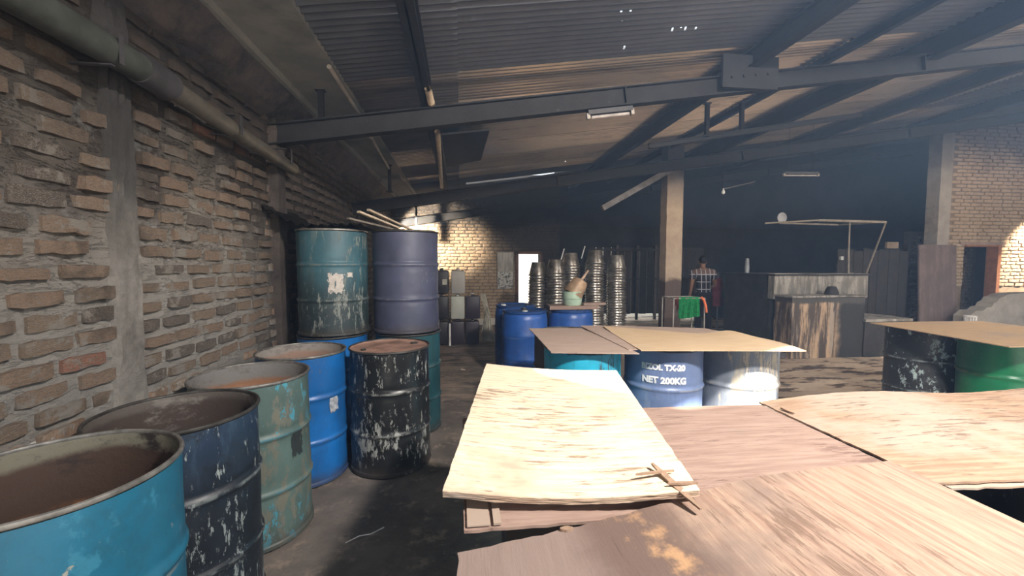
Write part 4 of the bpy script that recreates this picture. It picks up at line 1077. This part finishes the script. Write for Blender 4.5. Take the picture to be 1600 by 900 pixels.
# ------------------------------------------------------------------ plywood sheets
def ply(name, label, corners, zf, mat, thick=.006, n=(36, 28), ragged=.004, plies=0, seed=0, cat='plywood', edge_mat=None):
    """corners: (x,y) of a,b,c,d counter-clockwise from front-left. zf(u,v) -> world z of the underside"""
    a, b, c_, d = [Vector(p) for p in corners]; ox, oy = a
    U = (b - a).length; V = (d - a).length; nu, nv = n
    def mk(dz, th, m_, grow=0, s2=0):
        bm = bmn(); T, B = [], []; uvd = {}
        for i in range(nu + 1):
            rt, rb = [], []
            for j in range(nv + 1):
                u, v = i / nu, j / nv
                p = (a * (1 - u) + b * u) * (1 - v) + (d * (1 - u) + c_ * u) * v
                e = Vector((0, 0))
                if i == 0: e -= (b - a).normalized() * (ragged * (1 + noise.noise((v * 23 + seed, s2, 0)) * 2) + grow * noise.noise((v * 9, s2, 1)))
                if i == nu: e += (b - a).normalized() * (ragged * noise.noise((v * 23 + seed, 5, s2)) * 2 + grow * (noise.noise((v * 9, s2, 2))))
                if j == 0: e -= (d - a).normalized() * (ragged * noise.noise((u * 31 + seed, 9, s2)) * 2 + grow * (noise.noise((u * 8, s2, 3))))
                if j == nv: e += (d - a).normalized() * (ragged * noise.noise((u * 31 + seed, 14, s2)) * 2)
                z = zf(u, v) + dz
                vt = bm.verts.new((p.x + e.x - ox, p.y + e.y - oy, z + th)); vb = bm.verts.new((p.x + e.x - ox, p.y + e.y - oy, z))
                uvd[vt] = uvd[vb] = (u * U, v * V); rt.append(vt); rb.append(vb)
            T.append(rt); B.append(rb)
        for i in range(nu):
            for j in range(nv):
                bm.faces.new((T[i][j], T[i + 1][j], T[i + 1][j + 1], T[i][j + 1])); bm.faces.new((B[i][j], B[i][j + 1], B[i + 1][j + 1], B[i + 1][j]))
        for i in range(nu):
            bm.faces.new((B[i][0], B[i + 1][0], T[i + 1][0], T[i][0])); bm.faces.new((T[i][nv], T[i + 1][nv], B[i + 1][nv], B[i][nv]))
        for j in range(nv):
            bm.faces.new((T[0][j], T[0][j + 1], B[0][j + 1], B[0][j])); bm.faces.new((B[nu][j], B[nu][j + 1], T[nu][j + 1], T[nu][j]))
        uvl = bm.loops.layers.uv.new('UVMap')
        for f in bm.faces:
            for l in f.loops: l[uvl].uv = uvd[l.vert]
        return bm
    if plies:
        t = thing(name, label, cat, (ox, oy, 0))
        obj('top_veneer', mk(0, thick * .5, mat), mat, t, True)
        for k in range(plies):
            obj('veneer_layer', mk(-.0045 * (k + 1), .003, mat, .004, k + 1), edge_mat or mat, t, True)
        return t
    o = obj(name, mk(0, thick, mat), mat, smooth=True, loc=(ox, oy, 0)); return props(o, label, cat)
PW_BRIGHT = plywood('pale_weathered_veneer', (.74, .57, .40), (.90, .77, .58), (.24, .15, .10), grey=(.46, .33, .25), grey_t=.58, dark_t=.545, seed=1)
PW_PINK = plywood('pinkish_brown_veneer', (.27, .18, .145), (.37, .26, .21), (.17, .105, .085), grey=(.24, .175, .15), dark_t=.57, along_u=True, seed=3, contrast=1)
PW_TAN = plywood('tan_brown_veneer', (.30, .19, .14), (.44, .31, .23), (.18, .115, .085), grey=(.22, .165, .14), grey_t=.56, dark_t=.55, along_u=False, seed=5, worn=True)
PW_OR = plywood('orange_brown_veneer', (.28, .18, .12), (.42, .29, .20), (.15, .095, .07), grey=(.40, .33, .27), grey_t=.52, dark_t=.53, along_u=True, seed=12)
PW_MID = plywood('grey_pink_veneer', (.36, .26, .21), (.45, .34, .28), (.26, .18, .14), grey=(.40, .32, .27), dark_t=.66, seed=8, contrast=.6)
PW_MIDT = plywood('warm_tan_veneer', (.50, .35, .21), (.62, .46, .30), (.36, .22, .12), grey=(.55, .42, .30), dark_t=.68, seed=9, contrast=.5)
PW_R = plywood('orange_tan_veneer', (.40, .26, .15), (.48, .33, .20), (.30, .18, .1), dark_t=.7, seed=10, contrast=.4)
PW_EDGE = plywood('splintered_veneer_edge', (.40, .28, .20), (.55, .42, .31), (.2, .13, .1), seed=11)

# middle sheets, resting on the three front drums
ply('plywood_sheet', 'grey-pink plywood sheet on the cyan drum, left of the middle ones', [(.60, 2.70), (1.17, 2.60), (1.12, 3.70), (.605, 3.66)], lambda u, v: .887 + .012 * (1 - u) * v + .004 * math.sin(3 * v), PW_MID, .006, seed=1, ragged=.003)
ply('plywood_sheet', 'grey-pink plywood sheet lying askew between the left and tan middle sheets', [(1.14, 2.70), (1.55, 2.66), (1.62, 3.72), (1.10, 3.74)], lambda u, v: .894 + .010 * v * (1 - u) + .003 * u, PW_MID, .005, seed=3, ragged=.003)
ply('plywood_sheet', 'warm tan plywood sheet on the blue and grey drums, rightmost middle one', [(1.20, 2.63), (2.30, 2.50), (2.28, 2.98), (1.28, 3.62)], lambda u, v: .901 + .05 * (u ** 2) * v * (1 - v) * 4 * (.6 + .4 * math.sin(5 * u)) - .004 * u + .035 * max(0, v - .6) * (1 - u) + .045 * v * math.exp(-((u - .86) / .12) ** 2), PW_MIDT, .005, seed=5, ragged=.004)
ply('plywood_sheet', 'brown plywood strip beneath the back edge of the tan middle sheet', [(1.55, 3.05), (2.35, 2.93), (2.22, 3.55), (1.48, 3.78)], lambda u, v: .888, PW_MID, .005, seed=6, ragged=.004)
# right sheet
ply('plywood_sheet', 'flat orange-tan plywood sheet on the green and mottled drums', [(3.88, 2.48), (5.15, 2.40), (5.3, 3.62), (4.03, 3.64)], lambda u, v: .888 + .006 * math.sin(2 * u + v), PW_R, .007, seed=7, ragged=.002)

# foreground sheets
def z_low(u, v): return .884 + .006 * math.sin(3 * u) * v
ply('plywood_sheet', 'pinkish-brown plywood sheet beneath the bright pale one', [(.005, .905), (1.262, .905), (1.262, 1.585), (.005, 1.585)], lambda u, v: .884 + .010 * math.sin(PI * u) * v, PW_PINK, .007, (40, 24), .002, seed=10)
def z_tan(u, v):
    return .891 + .035 * math.exp(-((u - .62) / .28) ** 2) * (.35 + .65 * v) + .02 * math.sin(PI * v) * math.sin(PI * u) - .006 * (1 - u)
ply('plywood_sheet', 'large wavy tan plywood sheet nearest the camera with orange and grey stains', [(-.02, -.38), (1.262, -.38), (1.262, 1.06), (-.008, .835)], z_tan, PW_TAN, .006, (56, 50), .003, seed=11)
def z_or(u, v):
    return .892 + .014 * math.sin(PI * min(1, u * 1.6 + .02)) * v ** 2 + .03 * u * u * v + .012 * math.sin(6 * u) * v + .012 * u
ply('plywood_sheet', 'orange-brown weathered plywood sheet at the right foreground', [(1.275, .94), (2.62, .86), (2.70, 1.56), (1.262, 1.60)], z_or, PW_OR, .006, (50, 34), .003, seed=12)
ply('plywood_sheet', 'thin pale plywood edge showing beneath the right foreground sheet', [(1.30, .925), (2.5, .85), (2.5, 1.2), (1.30, 1.2)], lambda u, v: .884, PW_EDGE, .005, seed=13)
def z_br(u, v):
    sag = .020 * math.cos(PI * (u - .5)) * (1 - v) * -1
    return .935 + sag + .010 * (1 - v) * (1 if u < .5 else 1) + .012 * math.sin(PI * u) * v * -1 + .012 * (1 - u) * v
ply('pale_plywood', 'bright pale weathered plywood sheet with delaminated front edge, on top of the pile', [(-.045, .975), (.565, .905), (.79, 2.03), (.135, 2.21)], z_br, PW_BRIGHT, .006, (40, 50), .0018, plies=3, seed=14, edge_mat=PW_EDGE)
# batten that keeps it up
bm = bmn(); box(bm, .10, .62, 1.25, 1.30, .893, .918)
simple('wooden_batten', 'thin wooden batten holding up the bright pale plywood sheet', 'batten', bm, PW_EDGE)
bm = bmn(); box(bm, .20, .70, 1.48, 1.53, .893, .914)
simple('wooden_batten', 'second thin batten farther under the bright pale plywood sheet', 'batten', bm, PW_EDGE)
# lighter veneer strips at the left of the pink sheet
t = thing('loose_veneer', 'pair of pale veneer strips lying on the left end of the pinkish sheet', 'veneer', (.01, .91, .8945))
bm = bmn(); box(bm, 0, .052, 0, .30, 0, .003); obj('strip', bm, PW_EDGE, t)
bm = bmn(); box(bm, .060, .078, 0, .30, 0, .005); obj('strip', bm, PW_EDGE, t)
# splinters
SPL = plain('splinter_wood', (.33, .22, .15), .7, sc=20)
def splinter(label, a, b, wd, th=.005):
    a, b = Vector(a), Vector(b); d = (b - a); s = d.cross(Vector((0, 0, 1))).normalized(); bm = bmn(); R = []
    n = 7
    for i in range(n + 1):
        t_ = i / n; wdt = wd * (math.sin(PI * (.06 + .88 * t_)) ** .7) * (1 + .2 * noise.noise((t_ * 6, wd * 90, 0)))
        p = a + d * t_
        R.append([bm.verts.new(p + s * wdt / 2), bm.verts.new(p - s * wdt / 2), bm.verts.new(p - s * wdt / 2 + Vector((0, 0, th))), bm.verts.new(p + s * wdt / 2 + Vector((0, 0, th)))])
    for A, B in zip(R, R[1:]):
        for k in range(4): bm.faces.new((A[k], A[(k + 1) % 4], B[(k + 1) % 4], B[k]))
    bm.faces.new(R[0][::-1]); bm.faces.new(R[-1])
    return simple('wood_splinter', label, 'splinter', bm, SPL)
splinter('long wood splinter lying across the right corner of the pale sheet', (.505, 1.03, .951), (.535, .85, .932), .019)
splinter('short thin splinter crossing the long one, upper of the two', (.44, .985, .949), (.545, .99, .950), .008)
splinter('short thin splinter crossing the long one, lower of the two', (.50, .935, .948), (.575, .93, .948), .010)
splinter('small pale wood chip lying on the pinkish sheet edge', (.215, .872, .896), (.245, .872, .896), .014)
splinter('thin pale splinter at the seam of the right foreground sheets', (1.275, 1.50, .905), (1.285, 1.44, .904), .012)

# ------------------------------------------------------------------ corrugated sheet and planks over the teal drum
bm = bmn(); G = []; nu, nv = 60, 6
for i in range(nu + 1):
    u = i / nu; x = -1.57 + .80 * u
    z = 1.80 + .15 * max(0, 1 - u / .35) ** 1.5
    row = []
    for j in range(nv + 1):
        v = j / nv; row.append(bm.verts.new((x, 3.56 + .75 * v, z + .014 * math.sin(2 * PI * x / .076) + .006 * math.sin(9 * u))))
    G.append(row)
for a, b in zip(G, G[1:]):
    for j in range(nv): bm.faces.new((a[j], b[j], b[j + 1], a[j + 1]))
bmesh.ops.solidify(bm, geom=bm.faces[:], thickness=.003)
simple('corrugated_cover', 'small corrugated iron sheet lying on the teal drum against the left wall', 'sheet', bm, RMID, smooth=True)
for (a, b, r, lab) in (((-.86, 3.70, 1.925), (-.60, 4.15, 1.83), .035, 'pale sawn plank leaning over the drums, brightest one'), ((-.93, 3.64, 1.862), (-.64, 4.1, 1.812), .030, 'thin plank leaning low over the corrugated cover'),
                       ((-.80, 3.80, 1.955), (-.50, 4.4, 1.83), .03, 'pale sawn plank leaning over the drums behind the brightest one')):
    bm = bmn(); bar(bm, a, b, r, .016); simple('wooden_plank', lab, 'plank', bm, BAMBOO if 'pale' in lab else plain('grey_plank', (.20, .17, .14), .7))

# ------------------------------------------------------------------ towel rack
t = thing('towel_rack', 'thin metal drying rack before the concrete column', 'rack', (3.18, 5.9, 0))
for x, y in ((0, 0), (.50, 0), (0, .35), (.50, .35)):
    bm = bmn(); tube(bm, [(x, y, 0), (x, y, .955), ], .011, 8); obj('leg', bm, PALE_PIPE, t, True)
for y in (0, .35):
    bm = bmn(); tube(bm, [(0, y, .955), (.50, y, .955)], .010, 8); obj('bar', bm, PALE_PIPE, t, True)
for x in (0, .5):
    bm = bmn(); tube(bm, [(x, 0, .955), (x, .35, .955)], .010, 8); obj('bar', bm, PALE_PIPE, t, True)
def drape(label, x0, x1, y, zt, front, back, mat, cat='cloth', name='hung_cloth', slant=0, seed=0):
    bm = bmn(); nu, nv = 30, 20; G = []; L = front + back
    for i in range(nu + 1):
        u = i / nu; row = []
        for j in range(nv + 1):
            s = -back + L * j / nv
            fold = .016 * math.sin(u * 19 + seed) + .010 * math.sin(u * 41 + s * 6 + seed)
            d = abs(s); q = min(1, d / .05)
            yy = y + (-.014 if s > 0 else .014) * q + fold * min(1, d / .12) - (.01 * d if s > 0 else 0)
            zz = zt + .012 - max(0, d - .012) - (.03 * math.sin(u * 3.2 + seed) * (d / L) if s > 0 else 0)
            row.append(bm.verts.new((x0 + (x1 - x0) * u + slant * max(0, s) + .01 * math.sin(d * 9 + u * 4), yy, zz)))
        G.append(row)
    for a, b in zip(G, G[1:]):
        for j in range(nv): bm.faces.new((a[j], b[j], b[j + 1], a[j + 1]))
    bmesh.ops.solidify(bm, geom=bm.faces[:], thickness=.003)
    return simple(name, label, cat, bm, mat, smooth=True)
drape('bright green towel hanging over the drying rack', 3.26, 3.60, 5.9, .965, .32, .26, plain('green_towel', (.015, .33, .10), .9, sc=30, bump=.6), seed=1)
drape('small dull red cloth at the left end of the drying rack', 3.215, 3.262, 5.9, .965, .20, .15, plain('red_cloth', (.26, .07, .06), .9), seed=2)
bm = bmn(); tube(bm, [(3.62, 5.9, .975), (3.66, 5.895, .93), (3.69, 5.885, .84), (3.70, 5.88, .74)], .018, 10)
simple('orange_hose', 'short orange hose hooked over the right end of the drying rack', 'hose', bm, plain('orange_rubber', (.75, .16, .06), .5), smooth=True)

# ------------------------------------------------------------------ person
def skin_mesh(name, verts, edges, radii, mat, parent, sub=2, root=0):
    me = bpy.data.meshes.new(name); me.from_pydata(verts, edges, []); o = link(bpy.data.objects.new(name, me))
    md = o.modifiers.new('skin', 'SKIN'); md.use_smooth_shade = True
    sv = me.skin_vertices[0].data
    for i, r in enumerate(radii): sv[i].radius = (r, r) if not isinstance(r, tuple) else r; sv[i].use_root = (i == root)
    sd = o.modifiers.new('sub', 'SUBSURF'); sd.levels = sub; sd.render_levels = sub
    bpy.context.view_layer.update()
    m2 = bpy.data.meshes.new_from_object(o.evaluated_get(bpy.context.evaluated_depsgraph_get())); m2.materials.clear(); m2.materials.append(mat); m2.name = name
    bpy.data.objects.remove(o)
    m2.polygons.foreach_set('use_smooth', [True] * len(m2.polygons))
    o = link(bpy.data.objects.new(name, m2)); o.parent = parent; return o
SKIN = plain('brown_skin', (.22, .115, .07), .55, bump=0, var=.1)
man = thing('person', 'man seen from behind in a dark checked shirt and black trousers beyond the drying rack', 'person', (4.93, 7.95, 0), math.radians(-14))
# facing +y (away from the camera), leaning forward a little, right arm (+x) bent, left arm hanging
V = [(0, 0, .86), (0, .01, 1.02), (0, .03, 1.18), (0, .06, 1.32), (0, .085, 1.385), (0, .10, 1.44), (0, .115, 1.50), (0, .125, 1.56)]
R_ = [(.13, .10), (.125, .09), (.14, .095), (.13, .085), (.05, .05), (.052, .055), (.072, .085), (.055, .07)]
Ed = [(i, i + 1) for i in range(7)]
def add(p, r, parent):
    V.append(p); R_.append(r); Ed.append((parent, len(V) - 1)); return len(V) - 1
for s in (-1, 1):
    k = add((s * .095, 0, .80), .085, 0); k = add((s * .10, .02, .47), .058, k); k = add((s * .10, -.01, .10), .040, k); k = add((s * .10, -.02, .045), .038, k); k = add((s * .11, .10, .035), .034, k); add((s * .115, .19, .028), .026, k)
    sh = add((s * .185, .055, 1.30), .055, 3)
    if s < 0: el = add((-.235, .02, 1.04), .040, sh); wr = add((-.245, .09, .80), .027, el); hd = (-.245, .11, .73); dr = Vector((0, .25, -1))
    else: el = add((.24, .05, 1.04), .040, sh); wr = add((.20, .26, .96), .027, el); hd = (.19, .33, .95); dr = Vector((-.2, 1, -.1))
    pm = add(hd, (.034, .020), wr); dr.normalize(); side = Vector((0, 1, .25)).normalized() if s < 0 else Vector((1, 0, 0))
    for q, ln in enumerate((.070, .078, .074, .058)):
        off = side * (.027 - .018 * q); a1 = add(tuple(Vector(hd) + off + dr * .03), .009, pm); b1 = add(tuple(Vector(hd) + off + dr * (.03 + ln * .5)), .0085, a1)
        add(tuple(Vector(hd) + off + dr * (.03 + ln) + Vector((0, 0, -.012))), .0075, b1)
    th = add(tuple(Vector(hd) + side * .035 - dr * .01), .010, pm); add(tuple(Vector(hd) + side * .058 + dr * .025), .009, th)
skin_mesh('body', V, Ed, R_, SKIN, man)
# face: nose, ears, hair
bm = bmn()
bmesh.ops.create_uvsphere(bm, u_segments=24, v_segments=16, radius=1)
for v in bm.verts:
    c = v.co; c.x *= .078; c.y *= .098; c.z *= .112
    if c.y > .02 and c.z < .02: c.y *= .80; c.z *= .9
    c.x += .002 * noise.noise(c * 60); c.z += .004 * noise.noise(c * 40)
hair = obj('hair', bm, plain('black_hair', (.010, .009, .009), .6, bump=.5), man, True); hair.location = (0, .095, 1.555); hair.scale = (1, .92, .82)
bm = bmn(); bmesh.ops.create_icosphere(bm, subdivisions=2, radius=.013)
for v in bm.verts: v.co.z *= 1.8; v.co.y *= 1.5
o = obj('nose', bm, SKIN, man, True); o.location = (0, .215, 1.50)
for s in (-1, 1):
    bm = bmn(); bmesh.ops.create_icosphere(bm, subdivisions=2, radius=.02)
    for v in bm.verts: v.co.x *= .4; v.co.z *= 1.6
    o = obj('ear', bm, SKIN, man, True); o.location = (s * .079, .115, 1.505)
    bm = bmn(); bmesh.ops.create_icosphere(bm, subdivisions=2, radius=.010); o = obj('eye', bm, WHITEP, man, True); o.location = (s * .030, .192, 1.525)
bm = bmn(); box(bm, -.024, .024, 0, .008, 0, .010, None, .003); o = obj('mouth', bm, plain('lips', (.25, .09, .07), .5), man, True); o.location = (0, .190, 1.455)
m = Mat('checked_shirt', .9); v = m.coord('Object'); x, y, z = m.xyz(v)
def stripe(sock, per, wd, off=0.0):
    f = m.math('FRACT', m.math('DIVIDE', m.math('ADD', sock, 10 + off), per)); return m.math('LESS_THAN', f, wd)
lines = m.math('MAXIMUM', stripe(x, .085, .16, .02), stripe(z, .15, .10))
hi = m.math('MULTIPLY', m.math('GREATER_THAN', z, 1.26), .55)
c = m.mix(hi, (.025, .024, .032), (.22, .13, .10)); c = m.mix(lines, c, (.42, .42, .45)); m.col(c); SH = m.m
V2 = [(0, 0, .74), (0, .01, 1.02), (0, .03, 1.18), (0, .06, 1.33), (0, .082, 1.385)]; E2 = [(0, 1), (1, 2), (2, 3), (3, 4)]; R2 = [(.155, .12), (.150, .11), (.162, .115), (.150, .10), (.07, .07)]
for s in (-1, 1):
    V2 += [(s * .19, .055, 1.305), (s * .225 , .03, 1.14)]; R2 += [.075, .060]; E2 += [(3, len(V2) - 2), (len(V2) - 2, len(V2) - 1)]
skin_mesh('shirt', V2, E2, R2, SH, man)
V3 = [(0, 0, .98), (0, 0, .84)]; R3 = [(.145, .115), (.14, .12)]; E3 = [(0, 1)]
for s in (-1, 1):
    i = len(V3); V3 += [(s * .095, 0, .74), (s * .10, .02, .47), (s * .10, -.01, .11)]; R3 += [.100, .080, .066]; E3 += [(1, i), (i, i + 1), (i + 1, i + 2)]
skin_mesh('trousers', V3, E3, R3, plain('black_trousers', (.014, .013, .017), .9), man)
for s in (-1, 1):
    bm = bmn(); box(bm, s * .105 - .045, s * .105 + .045, -.07, .21, 0, .018, None, .006); obj('sandal', bm, DARKRIM, man)

# clothes and clutter beside him
t = thing('hung_jacket', 'maroon jacket hanging on a post right of the man', 'jacket', (5.28, 7.95, 0))
bm = bmn(); tube(bm, [(0, .06, 0), (0, .06, 1.30)], .02, 8); obj('post', bm, DARK_STEEL, t, True)
bm = bmn(); n = 16; G = []
for j in range(12):
    z = .60 + .58 * j / 11; rx = .125 * (1 - .45 * (j / 11) ** 3) * (1 + .1 * math.sin(j)); G.append([bm.verts.new((rx * math.cos(2 * PI * k / n) * (1 + .12 * math.sin(k * 5 + j)), .06 + .06 * math.sin(2 * PI * k / n), z)) for k in range(n)])
for a, b in zip(G, G[1:]):
    for k in range(n): bm.faces.new((a[k], a[(k + 1) % n], b[(k + 1) % n], b[k]))
bm.faces.new(G[-1])
obj('cloth', bm, plain('maroon_cloth', (.12, .022, .035), .9), t, True)
bm = bmn(); lathe(bm, [(.001, 0), (.12, 0), (.14, .34), (.15, .35), (.14, .355), (.11, .02), (.001, .015)], 24)
o = simple('grey_tub', 'dusty grey tub on the floor below the maroon jacket', 'tub', bm, plain('dusty_grey', (.10, .10, .095), .8), smooth=True); o.location = (5.15, 8.2, 0)
for i, (x, y) in enumerate(((5.0, 5.9), (4.86, 6.1))):
    bm = bmn(); lathe(bm, [(.001, 0), (.05, 0), (.06, .09), (.055, .09), (.045, .01), (.001, .01)], 16)
    o = simple('tin_pot', ('small tin pot on the floor beside the stove foot, nearer one', 'small tin pot on the floor beside the stove foot, farther one')[i], 'pot', bm, plain('dull_tin', (.16, .15, .15), .4, .5), smooth=True); o.location = (x, y, 0)

# thin wire on the floor near the black drum
pipe_obj('loose_wire', 'thin pale wire lying on the dark floor before the black drum', 'wire', [(-.62, 2.22, .004), (-.56, 2.27, .004), (-.50, 2.28, .004), (-.44, 2.33, .004)], .003, WHITEP, 5)

# ------------------------------------------------------------------ smoke haze
def haze(density, z0, label):
    hm = bpy.data.materials.new('smoke_haze'); hm.use_nodes = True; nt = hm.node_tree; nt.nodes.clear()
    out = nt.nodes.new('ShaderNodeOutputMaterial'); vs_ = nt.nodes.new('ShaderNodeVolumeScatter')
    vs_.inputs['Color'].default_value = (.38, .60, 1, 1); vs_.inputs['Density'].default_value = density; vs_.inputs['Anisotropy'].default_value = .1
    nt.links.new(vs_.outputs[0], out.inputs['Volume'])
    bm = bmn(); box(bm, -1.34, 14.1, -2.8, 9.7, z0, z0 + .1)
    for v in bm.verts:
        if v.co.z > z0 + .05: v.co.z = roofz(v.co.x) - .03 - z0 * .004
    props(obj('smoke_haze', bm, hm), label, 'smoke', None, 'stuff')
haze(.006, .03, 'faint smoke haze filling the whole shed')
haze(.019, 2.35, 'thicker blue smoke layer hanging under the iron roof')
